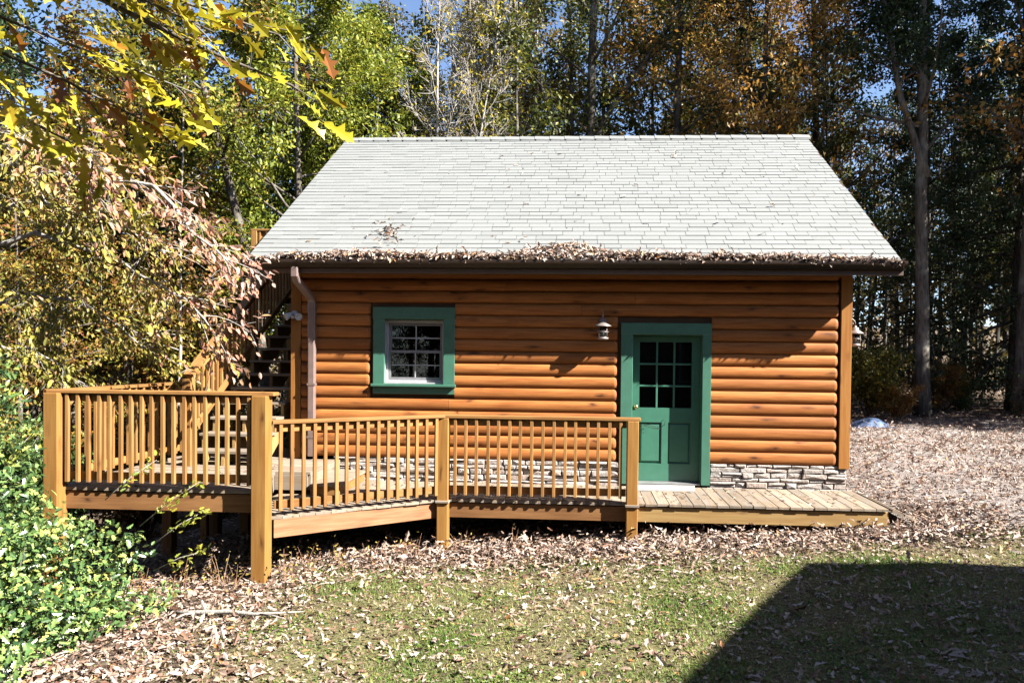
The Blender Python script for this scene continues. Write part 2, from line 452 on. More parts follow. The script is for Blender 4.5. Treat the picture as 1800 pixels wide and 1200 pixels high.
def clear(z0, z1, op): return z1 > op[2] + .02 and z0 < op[3] - .02
for i in range(NLOG):
    z0 = LZ0 + i * LP; z1 = z0 + LP; zc = z0 + LP / 2
    segs = [(.15, W - .165)]
    for op in (WIN, DOOR):
        if clear(z0, z1, op):
            ns = []
            for a, b_ in segs:
                if a < op[0] and b_ > op[1]: ns += [(a, op[0] - .045), (op[1] + .002 if op is DOOR else op[1] + .002, b_)]
                else: ns.append((a, b_))
            segs = ns
    for a, b_ in segs:
        r1 = abs(b_ - (W - .165)) < 1e-6 or any(abs(b_ - (op[0] - .045)) < 1e-6 for op in (WIN, DOOR))
        L = b_ - a
        if L > 3.2 and rnd.random() < .75:
            cut = a + L * rnd.uniform(.3, .7)
            log_piece(wall, a, cut - .002, zc, False, False); log_piece(wall, cut + .002, b_, zc, False, r1)
        else: log_piece(wall, a, b_, zc, False, r1)
# side and gable walls carry the same siding
for side, M0 in ((0, Matrix.Translation((.072, 0, 0)) @ Matrix.Rotation(R(-90), 4, 'Z')), (1, Matrix.Translation((W - .072, 0, 0)) @ Matrix.Rotation(R(90), 4, 'Z'))):
    for i in range(NLOG + 14):
        zc = LZ0 + (i + .5) * LP; a, b_ = .02, DEP - .02
        if zc > 3.05:
            t_ = (zc + .14 - 3.06) / 2.6; a = t_ * RY1; b_ = DEP - t_ * (DEP - RY1)
        if b_ - a < .3: continue
        if side == 0: log_piece(wall, -b_, -a, zc, False, False, M0)
        else: log_piece(wall, a, b_, zc, False, False, M0)

# corner boards
for x0, x1, zb in ((-.002, .140, .30), (W - .140, W + .002, .30)):
    bar('corner_board', ((x0 + x1) / 2, -.048, zb), ((x0 + x1) / 2, -.048, 3.04), .145, .04, M_trim, cabin, (0, 1, 0))
    s = -1 if x0 < 0 else 1
    bar('corner_board', ((.017 if s < 0 else W - .017), .055, zb), ((.017 if s < 0 else W - .017), .055, 3.04), .16, .038, M_trim, cabin, (1, 0, 0))

# stone veneer foundation
fnd = MB().box(.02, do_[0], .0, .10, -1.5, LZ0 - .002).box(do_[0], do_[1], .0, .10, -1.5, .03).box(do_[1], W - .02, 0, .10, -1.5, LZ0 - .002).build('foundation', M_concrete, cabin)
MB().box(.02, .12, .1, DEP, -1.9, LZ0 - .002).box(W - .12, W - .02, .1, DEP, -1.5, LZ0 - .002).box(.12, W - .12, DEP - .1, DEP, -1.9, LZ0 - .002).build('foundation', M_concrete, cabin)
def stone(x0, x1, z0, z1, r, side=None):
    d = r.uniform(.028, .062); j = lambda s=.010: r.uniform(-s, s)
    fx = [x0 + .004, x1 - .004]; fz = [z0 + .003, z1 - .003]
    back = [(fx[0], 0, fz[0]), (fx[1], 0, fz[0]), (fx[1], 0, fz[1]), (fx[0], 0, fz[1])]
    mid = [(x + (.002 if x == fx[0] else -.002), -d * .75, z) for x, _, z in back]
    fr = [(x + (.012 if x == fx[0] else -.012) + j(), -d + j(.008), z + (.007 if z == fz[0] else -.007) + j(.005)) for x, _, z in back]
    cx_, cz_ = (x0 + x1) / 2 + j(.03), (z0 + z1) / 2 + j(.008)
    vs = back + mid + fr + [(cx_, -d - r.uniform(-.004, .014), cz_)]
    fs = [(i, (i + 1) % 4, 4 + (i + 1) % 4, 4 + i) for i in range(4)] + [(4 + i, 4 + (i + 1) % 4, 8 + (i + 1) % 4, 8 + i) for i in range(4)] + [(8 + i, 8 + (i + 1) % 4, 12) for i in range(4)]
    M = Matrix.Translation((cx_, 0, cz_))
    me = bpy.data.meshes.new('stone'); me.from_pydata([(a - cx_, b, c - cz_) for a, b, c in vs], [], fs); me.update(); me.materials.append(M_stone)
    return obj('stone', me, fnd, M)
rs = random.Random(11)
for xa, xb in ((.62, DOOR[0] - .004), (DOOR[1] + .004, W - .02)):
    z = -.04
    rows = []
    while z < LZ0 - .02:
        h = rs.choice([.045, .055, .065, .08]); 
        if LZ0 - (z + h) < .035: h = LZ0 - z - .002
        rows.append((z, z + h)); z += h
    for z0, z1 in rows:
        x = xa - rs.uniform(0, .2) if xa > 1 else xa
        x = xa
        while x < xb - .01:
            w = rs.uniform(.13, .42) if z1 - z0 > .05 else rs.uniform(.10, .30)
            if xb - (x + w) < .10: w = xb - x
            if w > .24 and z1 - z0 > .062 and rs.random() < .4:
                zm = z0 + (z1 - z0) * rs.uniform(.4, .6); stone(x, x + w, z0, zm, rs); stone(x, x + w, zm, z1, rs)
            else: stone(x, x + w, z0, z1, rs)
            x += w

# ---- roof
def rz(y): return RZ0 + (y - RY0) * (RZ1 - RZ0) / (RY1 - RY0)
sl_len = math.hypot(RY1 - RY0, RZ1 - RZ0); cs, sn = (RY1 - RY0) / sl_len, (RZ1 - RZ0) / sl_len
YB = 2 * RY1 - RY0
roof = MB().prism([(RY0, RZ0 - .02), (RY1, RZ1 - .02), (YB, RZ0 - .02), (YB, RZ0 - .10), (RY1, RZ1 - .10), (RY0, RZ0 - .10)], RX0 + .02, RX1 - .02, 'x').build('roof', M_soffit, cabin)
for x in (RX0 + .012, RX1 - .012):
    for ya, yb in ((RY0, RY1), (YB, RY1)):
        bar('rake_board', (x, ya, RZ0 - .062), (x, yb, RZ1 - .062), .024, .09, M_fascia, roof)
bar('fascia', (RX0, RY0 + .012, RZ0 - .095), (RX1, RY0 + .012, RZ0 - .095), .024, .15, M_fascia, roof)
MB().box(RX0 + .03, RX1 - .03, RY0 + .03, -.0, 2.985, 3.005).build('soffit', M_soffit, roof)
bar('frieze_board', (.02, -.058, 2.955), (W - .02, -.058, 2.955), .03, .06, M_trim, cabin)
M_back = plain('shingle_back', (.33, .37, .36), .9)
MB().prism([(RY1, RZ1 - .017), (YB + .02, RZ0 - .030), (YB + .02, RZ0 - .012), (RY1, RZ1 + .004)], RX0, RX1, 'x').build('back_slope', M_back, roof)

NR, rr_ = 37, random.Random(5)
ex = sl_len / NR
def shingle_verts(x0, x1, k, lift):
    """one tab: a thin wedge lying on the slope, butt end down"""
    s0 = k * ex - .012; s1 = min(s0 + ex * 1.5, sl_len - .005); th = .0125 + lift
    out = []
    for x in (x0, x1):
        for s, n0 in ((s0, .0), (s0, th), (s1, -.001), (s1, .003)):
            out.append((x, RY0 + s * cs - n0 * sn, RZ0 - .014 + s * sn + n0 * cs))
    return out
SF = [(0, 4, 5, 1), (1, 5, 7, 3), (0, 1, 3, 2), (4, 6, 7, 5), (0, 2, 6, 4)]
rest_v, rest_f, rest_t = [], [], []; singles = 0
for k in range(NR):
    x = RX0 - rr_.uniform(0, .2); first = True
    while x < RX1 - .02:
        w = rr_.choice([.24, .28, .29, .29, .30, .34]) * rr_.uniform(.97, 1.03)
        a = max(x, RX0) + .003; b_ = min(x + w, RX1) - .003; x += w
        if b_ - a < .04: continue
        vs = shingle_verts(a, b_, k, rr_.choice([0, 0, .002, .004]))
        if singles < 300:
            c = Vector(vs[0]); M = Matrix.Translation(c)
            me = bpy.data.meshes.new('shingle'); me.from_pydata([tuple(Vector(p) - c) for p in vs], [], SF); me.update(); me.materials.append(M_shingle)
            obj('shingle', me, roof, M); singles += 1
        else:
            base = len(rest_v); rest_v += vs; rest_f += [tuple(i + base for i in f) for f in SF]; rest_t += [rr_.random()] * 8
tag(obj('shingle_courses', mesh_np('shingle_courses', rest_v, rest_f, M_shingle, rest_t), roof), kind='stuff')
for i in range(31):                                           # ridge caps
    a = RX0 - .01 + i * (RX1 - RX0 + .02) / 31; b_ = a + (RX1 - RX0 + .02) / 31 + .03
    m_ = MB(); l0 = .028 + .0; 
    def rp(x, off, s): return (x, RY1 + s * .13 * cs, RZ1 - .13 * sn * 1 + off) if s else (x, RY1, RZ1 + off)
    vs = [rp(a, .036, -1), rp(a, .046, 0), rp(a, .036, 1), rp(b_, .026, -1), rp(b_, .036, 0), rp(b_, .026, 1),
          rp(a, -.006, -1), rp(a, .008, 0), rp(a, -.006, 1), rp(b_, -.006, -1), rp(b_, .006, 0), rp(b_, -.006, 1)]
    m_.add(vs, [(0, 3, 4, 1), (1, 4, 5, 2), (0, 1, 7, 6), (1, 2, 8, 7), (0, 6, 9, 3), (2, 5, 11, 8), (3, 9, 10, 4), (4, 10, 11, 5)])
    m_.build('ridge_cap', M_shingle, roof)

# gutter: K profile along the eave
GY0 = RY0 - .002; 
gp = [(GY0, 3.075), (GY0, 2.975), (GY0 - .062, 2.975), (GY0 - .075, 3.005), (GY0 - .088, 3.03), (GY0 - .108, 3.045), (GY0 - .108, 3.072), (GY0 - .098, 3.078),
      (GY0 - .098, 3.070), (GY0 - .100, 3.050), (GY0 - .082, 3.034), (GY0 - .069, 3.008), (GY0 - .058, 2.981), (GY0 - .005, 2.981), (GY0 - .005, 3.075)]
gut = MB(); ng = len(gp)
gx0, gx1 = RX0 - .01, RX1 + .012
gut.add([(gx0, *p) for p in gp] + [(gx1, *p) for p in gp], [(i, (i + 1) % ng, ng + (i + 1) % ng, ng + i)[::-1] for i in range(ng)])
for x in (gx0 + .001, gx1 - .001): gut.add([(x, *p) for p in gp[:8]], [tuple(range(8))])
gutter = gut.build('gutter', M_gutter, cabin)
# downspout: outlet, elbow back to the wall, straight run
def rect_path(name, pts, w, d, mat, parent):
    mb = MB(); vs = []
    for i, p in enumerate(pts):
        p = Vector(p); t = (Vector(pts[min(i + 1, len(pts) - 1)]) - Vector(pts[max(i - 1, 0)])).normalized()
        x = Vector((1, 0, 0)); b = t.cross(x).normalized()
        k = 10; ring = []
        for sx, sy in ((-1, -.7), (-.7, -1), (-.25, -1), (0, -.88), (.25, -1), (.7, -1), (1, -.7), (1, .7), (.7, 1), (-.7, 1), (-1, .7)):
            ring.append(p + x * sx * w / 2 + b * sy * d / 2)
        vs += ring
    k = 11
    fs = [(i * k + j, i * k + (j + 1) % k, (i + 1) * k + (j + 1) % k, (i + 1) * k + j) for i in range(len(pts) - 1) for j in range(k)] + [tuple(range(k)), tuple(range((len(pts) - 1) * k, len(pts) * k))]
    mb.add(vs, fs); return mb.build(name, mat, parent)
ds = rect_path('downspout', [(.245, -.555, 2.98), (.245, -.555, 2.86), (.25, -.50, 2.80), (.315, -.17, 2.60), (.325, -.125, 2.53), (.325, -.118, 1.5), (.325, -.118, .34)], .105, .075, M_down, cabin)
for z in (2.4, 1.35, .6): MB().box(.268, .382, -.16, -.07, z, z + .03).build('strap', M_down, ds)

# ---- window
wx0, wx1, wz0, wz1 = wo_
win = MB()
for a in ((wx0, wx0 + .045, wz0, wz1), (wx1 - .045, wx1, wz0, wz1), (wx0 + .045, wx1 - .045, wz1 - .045, wz1), (wx0 + .045, wx1 - .045, wz0, wz0 + .045)):
    win.box(a[0], a[1], .03, .12, a[2], a[3])
window = win.build('window', M_white, cabin)
for a in ((WIN[0], wx0 + .012, wz0 - .01, WIN[3] - .17), (wx1 - .012, WIN[1], wz0 - .01, WIN[3] - .17)):
    bar('casing', ((a[0] + a[1]) / 2, -.045, a[2]), ((a[0] + a[1]) / 2, -.045, a[3]), a[1] - a[0], .05, M_green, window, (0, 1, 0))
bar('casing', (WIN[0] - .004, -.047, WIN[3] - .084), (WIN[1] + .004, -.047, WIN[3] - .084), .054, .168, M_green, window)
bar('sill', (WIN[0] - .02, -.065, wz0 - .028), (WIN[1] + .02, -.065, wz0 - .028), .105, .036, M_green, window)
bar('apron', (WIN[0], -.045, wz0 - .100), (WIN[1], -.045, wz0 - .100), .045, .105, M_green, window)
for a in ((wx0 - .002, wx0 + .010, wz0, wz1), (wx1 - .010, wx1 + .002, wz0, wz1)): MB().box(a[0], a[1], -.019, .03, a[2], a[3]).build('jamb', M_white, window)
MB().box(wx0, wx1, -.019, .03, wz1 - .008, wz1 + .004).build('jamb', M_green, window)
MB().box(wx0 + .010, wx1 - .010, -.02, .03, wz0 - .006, wz0 + .012).build('jamb', M_white, window)
zm = 1.845; ix0, ix1 = wx0 + .045, wx1 - .045
for nm, z0, z1, y in (('lower', wz0 + .045, zm + .02, .050), ('upper', zm - .02, wz1 - .045, .085)):
    fr_ = .038; m_ = MB()
    for a in ((ix0, ix0 + fr_, z0, z1), (ix1 - fr_, ix1, z0, z1), (ix0 + fr_, ix1 - fr_, z0, z0 + fr_), (ix0 + fr_, ix1 - fr_, z1 - fr_, z1)):
        m_.box(a[0], a[1], y - .016, y + .016, a[2], a[3])
    m_.build('sash', M_grey, window)
    px0, px1, pz0, pz1 = ix0 + fr_, ix1 - fr_, z0 + fr_, z1 - fr_; mx_, mz_ = (px0 + px1) / 2, (pz0 + pz1) / 2
    for a, b_ in ((px0, mx_ - .008), (mx_ + .008, px1)):
        for c, d in ((pz0, mz_ - .008), (mz_ + .008, pz1)):
            MB().box(a, b_, y - .003, y + .003, c, d).build('pane', M_glass, window)
    MB().box(mx_ - .008, mx_ + .008, y - .008, y + .008, pz0, pz1).build('muntin', M_white, window)
    for a, b_ in ((px0, mx_ - .008), (mx_ + .008, px1)): MB().box(a, b_, y - .007, y + .007, mz_ - .008, mz_ + .008).build('muntin', M_white, window)

# ---- door
dx0, dx1, dz0, dz1 = 4.885, 5.83, .055, 2.105; DY = .095
sx0, sx1 = 4.985, 5.715                                     # glazed field
pz = (1.09, 2.02); ppz = (.30, .885); pxs = ((4.985, 5.305), (5.395, 5.715))
d_ = MB()
d_.box(dx0, sx0, DY, DY + .045, dz0, dz1); d_.box(sx1, dx1, DY, DY + .045, dz0, dz1)
for c, d in ((dz0, ppz[0]), (ppz[1], pz[0]), (pz[1], dz1)): d_.box(sx0, sx1, DY, DY + .045, c, d)
d_.box(pxs[0][1], pxs[1][0], DY, DY + .045, ppz[0], ppz[1])
door = d_.build('door', M_green_door, cabin)
for a, b_ in pxs:
    vs = []
    for o, y in ((0, DY + .03), (.012, DY + .032), (.04, DY + .012), (.05, DY + .012)):
        vs += [(a + o, y, ppz[0] + o), (b_ - o, y, ppz[0] + o), (b_ - o, y, ppz[1] - o), (a + o, y, ppz[1] - o)]
    fs = [(r * 4 + i, r * 4 + (i + 1) % 4, (r + 1) * 4 + (i + 1) % 4, (r + 1) * 4 + i) for r in range(3) for i in range(4)] + [(12, 13, 14, 15)]
    MB().add(vs, fs).build('panel', M_green_door, door)
cw, ch = (sx1 - sx0) / 3, (pz[1] - pz[0]) / 3
for i in range(3):
    for j in range(3):
        a, c = sx0 + i * cw, pz[0] + j * ch
        MB().box(a + (.013 if i else .004), a + cw - (.013 if i < 2 else .004), DY + .020, DY + .026, c + (.013 if j else .004), c + ch - (.013 if j < 2 else .004)).build('pane', M_glass, door)
for i in (1, 2): bar('muntin', (sx0 + i * cw, DY + .02, pz[0]), (sx0 + i * cw, DY + .02, pz[1]), .026, .034, M_green_door, door, (0, 1, 0))
for j in (1, 2):
    for i in range(3): bar('muntin', (sx0 + i * cw + (.013 if i else 0), DY + .022, pz[0] + j * ch), (sx0 + (i + 1) * cw - (.013 if i < 2 else 0), DY + .022, pz[0] + j * ch), .034, .026, M_green_door, door)
kn = MB().lathe([(.006, 0), (.03, 0), (.03, .008), (.012, .014), (.012, .035), (.026, .045), (.031, .06), (.026, .074), (.008, .08)], k=14)
kn.build('knob', M_gold, door, True, M=Matrix.Translation((4.935, DY, 1.10)) @ Matrix.Rotation(R(90), 4, 'X'))
for a in ((DOOR[0], do_[0] + .003), (do_[1] - .003, DOOR[1])):
    bar('casing', ((a[0] + a[1]) / 2, -.045, .03), ((a[0] + a[1]) / 2, -.045, do_[3] + .0), a[1] - a[0], .055, M_green, door, (0, 1, 0))
bar('casing', (DOOR[0] - .003, -.046, (do_[3] + DOOR[3]) / 2), (DOOR[1] + .003, -.046, (do_[3] + DOOR[3]) / 2), .058, DOOR[3] - do_[3], M_green, door)
for x0, x1 in ((do_[0], do_[0] + .010), (do_[1] - .010, do_[1])): MB().box(x0, x1, -.017, .14, .04, do_[3]).build('jamb', M_green, door)
MB().box(do_[0] + .010, do_[1] - .010, -.017, .14, do_[3] - .012, do_[3] - .001).build('jamb', M_green, door)
MB().prism([(-.05, .03), (.14, .03), (.14, .053), (.0, .050), (-.05, .040)], do_[0] + .011, do_[1] - .011, 'x').build('threshold', plain('aluminium_sill', (.55, .55, .56), .35, .7), door)
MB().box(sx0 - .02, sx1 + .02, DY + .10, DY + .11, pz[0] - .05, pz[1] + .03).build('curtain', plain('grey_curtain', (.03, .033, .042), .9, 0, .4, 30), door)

# ---------------------------------------------------------------- wall lights
def lantern(origin, direction, label, reach=.155):
    """barn lantern: back plate, gooseneck, hat, glass, cage and base; origin on the wall, direction = outward"""
    o = Vector(origin); n = Vector(direction); t = thing('wall_lantern', origin, label, 'lantern', 'outdoor lanterns on the cabin walls')
    c = o + n * reach
    rot = n.to_track_quat('Z', 'Y').to_matrix().to_4x4()
    MB().lathe([(.01, 0), (.052, 0), (.052, .012), (.035, .022), (.01, .024)], k=18).build('back_plate', M_pewter, t, True, M=Matrix.Translation(o) @ rot)
    pts = [o + n * .02 + Vector((0, 0, .0))]
    for i in range(11):
        a = math.pi * (1 - i / 10); pts.append(o + n * (.02 + (reach - .02) * .5 * (1 + math.cos(a))) + Vector((0, 0, .075 + .075 * math.sin(a))))
    pts.append(c + Vector((0, 0, .03)))
    MB().tube(pts, .0065, 8).build('arm', M_pewter, t, True)
    z0 = c + Vector((0, 0, -.25))
    hat = MB().lathe([(.012, .285), (.02, .275), (.022, .262), (.05, .255), (.052, .225), (.062, .215), (.118, .178), (.122, .170), (.115, .170), (.06, .195), (.012, .20)], tuple(z0), 24).build('hat', M_pewter, t, True)
    MB().lathe([(.052, .018), (.064, .05), (.066, .10), (.056, .165), (.053, .165), (.062, .10), (.060, .05), (.049, .018)], tuple(z0), 20).build('globe', M_glass, t, True)
    MB().lathe([(.006, -.018), (.05, -.015), (.078, -.006), (.078, .018), (.05, .022), (.006, .022)], tuple(z0), 20).build('base', M_pewter, t, True)
    for k in range(4):
        a = math.pi / 4 + k * math.pi / 2; dx = Vector((math.cos(a), math.sin(a), 0)) * .077
        MB().tube([z0 + dx + Vector((0, 0, .015)), z0 + dx + Vector((0, 0, .10)), z0 + dx * .85 + Vector((0, 0, .185))], .0055, 6).build('cage_bar', M_pewter, t, True)
    for zz in (.095,):
        ring = [z0 + Vector((math.cos(a) * .079, math.sin(a) * .079, zz)) for a in [2 * math.pi * i / 20 for i in range(21)]]
        MB().tube(ring, .005, 6, False).build('cage_ring', M_pewter, t, True)
    MB().lathe([(.004, .02), (.018, .03), (.024, .07), (.016, .10), (.004, .108)], tuple(z0), 12).build('bulb', M_white, t, True)
lantern((4.45, -.066, 2.30), (0, -1, 0), 'pewter barn lantern with a glass globe on the log wall beside the green door')
lantern((W - .002, .55, 2.26), (1, 0, 0), 'pewter barn lantern sticking out past the corner board on the gable wall', .27)
fl = thing('floodlight', (.055, -.075, 2.36), 'small white twin-head floodlight on the corner board above the stairs', 'floodlight')
MB().lathe([(.01, 0), (.055, 0), (.055, .018), (.04, .03), (.01, .03)], k=16).build('base', M_white, fl, True, M=Matrix.Translation((.055, -.07, 2.36)) @ Matrix.Rotation(R(90), 4, 'X'))
for s in (-1, 1):
    M = Matrix.Translation((.055 + s * .035, -.11, 2.36)) @ Vector((s * .8, -.75, -.55)).to_track_quat('Z', 'Y').to_matrix().to_4x4()
    h = MB().lathe([(.015, -.02), (.03, 0), (.04, .05), (.052, .085), (.052, .10), (.045, .10), (.045, .09), (.006, .088)], k=16).build('lamp_head', M_white, fl, True, M=M)
MB().box(.03, .08, -.15, -.10, 2.30, 2.335).build('sensor', M_white, fl)

# ---------------------------------------------------------------- walkway along the front wall
walk = thing('wooden_walkway', (4.2, -.65, -.5), 'low timber walkway with weathered boards and railing in front of the green door', 'deck')
FY = -1.295                                           # front edge of the boards
def yfront(x):
    if x >= 2.46: return FY
    if x >= .74: return FY + (x - 2.46) * (2.555 - 1.295) / (2.46 - .74)
    return -2.555 + (.74 - x) * 2.6
BW, GAP, BT = .140, .006, .032
def board_y(parent, x0, x1, ya0, ya1, yb0, yb1, zt, name='deck_board', j=0):
    """board running in Y: front ends (x0,ya0),(x1,ya1), back ends yb; local X is its length"""
    c = Vector(((x0 + x1) / 2, (ya0 + yb0) / 2, zt - BT / 2)); e = .003
    def L(x, y, z): return (y - c.y, -(x - c.x), z - c.z)
    lo = [L(x0, ya0, zt - BT), L(x1, ya1, zt - BT), L(x1, yb1, zt - BT), L(x0, yb0, zt - BT)]
    mi = [L(x0, ya0, zt - e), L(x1, ya1, zt - e), L(x1, yb1, zt - e), L(x0, yb0, zt - e)]
    hi = [L(x0 + e, ya0 + e, zt), L(x1 - e, ya1 + e, zt), L(x1 - e, yb1 - e, zt), L(x0 + e, yb0 - e, zt)]
    m_ = MB().add(lo + mi + hi, [(3, 2, 1, 0), (8, 9, 10, 11)] + [(k, (k + 1) % 4, 4 + (k + 1) % 4, 4 + k) for k in range(4)] + [(4 + k, 4 + (k + 1) % 4, 8 + (k + 1) % 4, 8 + k) for k in range(4)])
    return obj(name, m_.mesh(name, M_board), parent, Matrix.Translation(c) @ Matrix.Rotation(R(90), 4, 'Z'))
rb = random.Random(3)
x = .30
while x < 7.88:
    x1 = min(x + BW, 7.905); o = rb.uniform(-.008, .008); zt = .0 + rb.uniform(-.002, .003)
    board_y(walk, x, x1, yfront(x) + o, yfront(x1) + o, -.06, -.06, zt); x = x1 + GAP
# sloping end boards at the gravel
for k, (xa, za, xb, zb) in enumerate(((7.935, -.025, 8.075, -.075), (8.085, -.080, 8.225, -.130))):
    bar('ramp_board', ((xa + xb) / 2, -1.27, (za + zb) / 2), ((xa + xb) / 2, -.10, (za + zb) / 2), .145, .03, M_board, walk, (.45, 0, 1))
# rim joists
RT, RH = -.047, .185
def rim(parent, p0, p1, zt, h=RH, mat=None): return bar('rim_joist', (p0[0], p0[1], zt - h / 2), (p1[0], p1[1], zt - h / 2), .038, h, mat or M_rim, parent)
M_rim_new = wood('rim_wood_fresh', (0.374, 0.245, 0.101), (0.274, 0.158, 0.058), (0.086, 0.043, 0.022), .65, True, .08)
rim(walk, (4.86, FY + .045), (7.88, FY + .045), RT, RH, M_rim_new); rim(walk, (2.44, FY + .048), (4.855, FY + .048), RT)
rim(walk, (.80, -2.50), (2.43, FY + .050), RT + .012, .20, wood('rim_wood_red', (.37, .185, .10), (.24, .105, .05), (.10, .05, .03), .65, True, .1))
rim(walk, (7.885, FY + .05), (7.885, -.1), RT, RH, M_rim_new)
for x in (1.6, 3.2, 4.4, 5.6, 6.8): bar('joist', (x, -1.20, RT - .09), (x, -.06, RT - .09), .038, .17, M_rim, walk)
def post(parent, x, y, z1, w=.14, mat=None, z0=None):
    z0 = float(gz(x, y)) - .12 if z0 is None else z0
    return bar('post', (x, y, z0), (x, y, z1), w, w, mat or M_post, parent, (0, 1, 0), .008)
post(walk, 4.80, FY - .022, 1.018); post(walk, 2.46, FY - .022, 1.018)
post(walk, 6.9, -1.1, RT - .01); post(walk, 1.5, -.4, RT - .01)
# post brackets
for x in (4.80, 2.46): bar('post_block', (x - .085, FY - .03, -.016), (x + .085, FY - .03, -.016), .17, .03, M_board, walk)

def railing(parent, p0, p1, zt, zb, out, n, cap_ext=(0, 0), mat=None, capmat=None, low=.085):
    """cap, top rail, bottom rail and balusters; out = unit vector to the outside"""
    p0, p1, out = Vector((p0[0], p0[1], 0)), Vector((p1[0], p1[1], 0)), Vector((out[0], out[1], 0)); mat = mat or M_rail
    d = (p1 - p0).normalized(); V = lambda p, z, o=0.0: (p.x + out.x * o, p.y + out.y * o, z)
    bar('cap_rail', V(p0 - d * cap_ext[0], zt - .019), V(p1 + d * cap_ext[1], zt - .019), .142, .038, capmat or mat, parent)
    bar('top_rail', V(p0, zt - .085), V(p1, zt - .085), .038, .089, mat, parent)
    bar('bottom_rail', V(p0, zb + low + .045), V(p1, zb + low + .045), .038, .089, mat, parent)
    L = (p1 - p0).length
    for i in range(n):
        p = p0 + d * (L * (i + .5) / n + rb.uniform(-.006, .006)); le = rb.uniform(-.004, .004)
        bar('baluster', V(p, zb + low - .02, .040), V(p + d * le, zt - .042, .040), .038, .038, mat, parent, (d.x, d.y, 0), .003)
railing(walk, (2.535, FY - .0), (4.725, FY - .0), 1.056, .0, (0, -1), 16, (.15, .17))
dg = (Vector((2.46, FY - .02, 0)) - Vector((.79, -2.50, 0))).normalized()
railing(walk, (.80, -2.49), (2.41, FY - .06), 1.060, .0, (dg.y, -dg.x), 16, (.03, .05))
# wrought scroll on the end post
sc_pts = [];
for i in range(26):
    a = i / 25 * 4.4; r = .035 * (1 - i / 32); sc_pts.append((4.935 + r * math.cos(a + 1.3) , FY + .02, .885 + r * math.sin(a + 1.3)))
s1 = [(4.88, FY + .02, .955), (4.93, FY + .02, .965), (5.0, FY + .02, .945), (5.07, FY + .02, .925), (5.14, FY + .02, .935), (5.19, FY + .02, .975), (5.20, FY + .02, 1.015), (5.17, FY + .02, 1.035), (5.145, FY + .02, 1.01), (5.16, FY + .02, .985)]
scr = thing('scroll_bracket', (4.88, FY, .9), 'thin black wrought iron scroll fixed to the end post before the door', 'bracket')
MB().tube(s1, .0035, 6).build('scroll', M_iron, scr, True); MB().tube([(4.88, FY + .02, .955)] + sc_pts, .003, 6).build('curl', M_iron, scr, True)
MB().tube([(4.93, FY + .02, .965), (5.0, FY + .022, .972), (5.06, FY + .022, .955), (5.1, FY + .022, .925), (5.14, FY + .022, .92)], .003, 6).build('curl', M_iron, scr, True)

# doormat / step pad
mat_t = MB(); mat_t.prism([(4.90, -.45), (5.70, -.44), (5.75, -.09), (4.90, -.09)], .004, .030)
tag(mat_t.build('step_pad', plain('pale_pad', (.48, .46, .44), .8, 0, .1, 25)), 'pale flat step pad lying on the boards at the green door', 'step pad')

# ---------------------------------------------------------------- raised deck on the left
UZ = .29
deck = thing('raised_deck', (-.6, -1.2, -.6), 'raised timber deck on tall posts with railing at the cabin corner', 'deck')
def xright(y):
    if y < -1.22: return .74 + (y + 2.56) / (2.56 - 1.22) * (.27 - .74)
    return .73 if y < -.07 else -.07
y = -2.56
while y < 1.0:
    y1 = min(y + BW, 1.05); ym = (y + y1) / 2
    if y < -1.22 < y1: y1 = -1.225
    if y < -.07 < y1: y1 = -.075
    a0, a1 = xright(y + .001), xright(y1 - .001); zt = UZ + rb.uniform(-.002, .003); xl = -1.69 + rb.uniform(-.006, .006)
    c = Vector(((xl + a0) / 2, ym, zt - .016)); L = lambda x_, y_, z_: (x_ - c.x, y_ - c.y, z_ - c.z)
    m_ = MB().prism([(xl, y), (a0, y), (a1, y1), (xl, y1)], zt - BT, zt)
    m_.v = [L(*p) for p in m_.v]
    obj('deck_board', m_.mesh('deck_board', M_board), deck, Matrix.Translation(c)); y = y1 + GAP
rim(deck, (-1.69, -2.525), (.75, -2.525), UZ - .045, .20); rim(deck, (-1.66, -2.50), (-1.66, 1.0), UZ - .045, .20)
rim(deck, (.70, -2.48), (.245, -1.24), UZ - .036, .20, M_board); rim(deck, (.26, -1.205), (.69, -1.205), UZ - .036, .20, M_board); rim(deck, (.71, -1.20), (.71, -.09), UZ - .036, .20, M_board)
for yy in (-2.0, -1.4, -.8, -.2, .4): bar('joist', (-1.6, yy, UZ - .13), (.2 if yy < -.07 else -.1, yy, UZ - .13), .038, .17, M_rim, deck)
# lower step between raised deck and walkway
MB().box(.745, 1.12, -1.30, -.10, .120, .152).build('step', M_board, deck); MB().box(.75, 1.10, -1.28, -.12, .005, .119).build('step_riser', M_rail, deck)
post(deck, .715, -2.615, 1.335, .165); post(deck, -1.63, -2.60, 1.335, .165)
for px_, py_ in ((-1.40, -.75), (-.78, .2), (-1.6, .9), (.1, -1.0)): post(deck, px_, py_, UZ - .12, .14, M_rim)
post(deck, -1.65, .66, 1.33, .10)
railing(deck, (-1.55, -2.56), (.63, -2.56), 1.372, UZ, (0, -1), 18, (.17, .22))
railing(deck, (-1.65, -2.50), (-1.65, .62), 1.372, UZ, (1, 0), 20, (.05, .03))
railing(deck, (-1.60, .66), (-1.15, .66), 1.372, UZ, (0, -1), 5, (.0, .0))

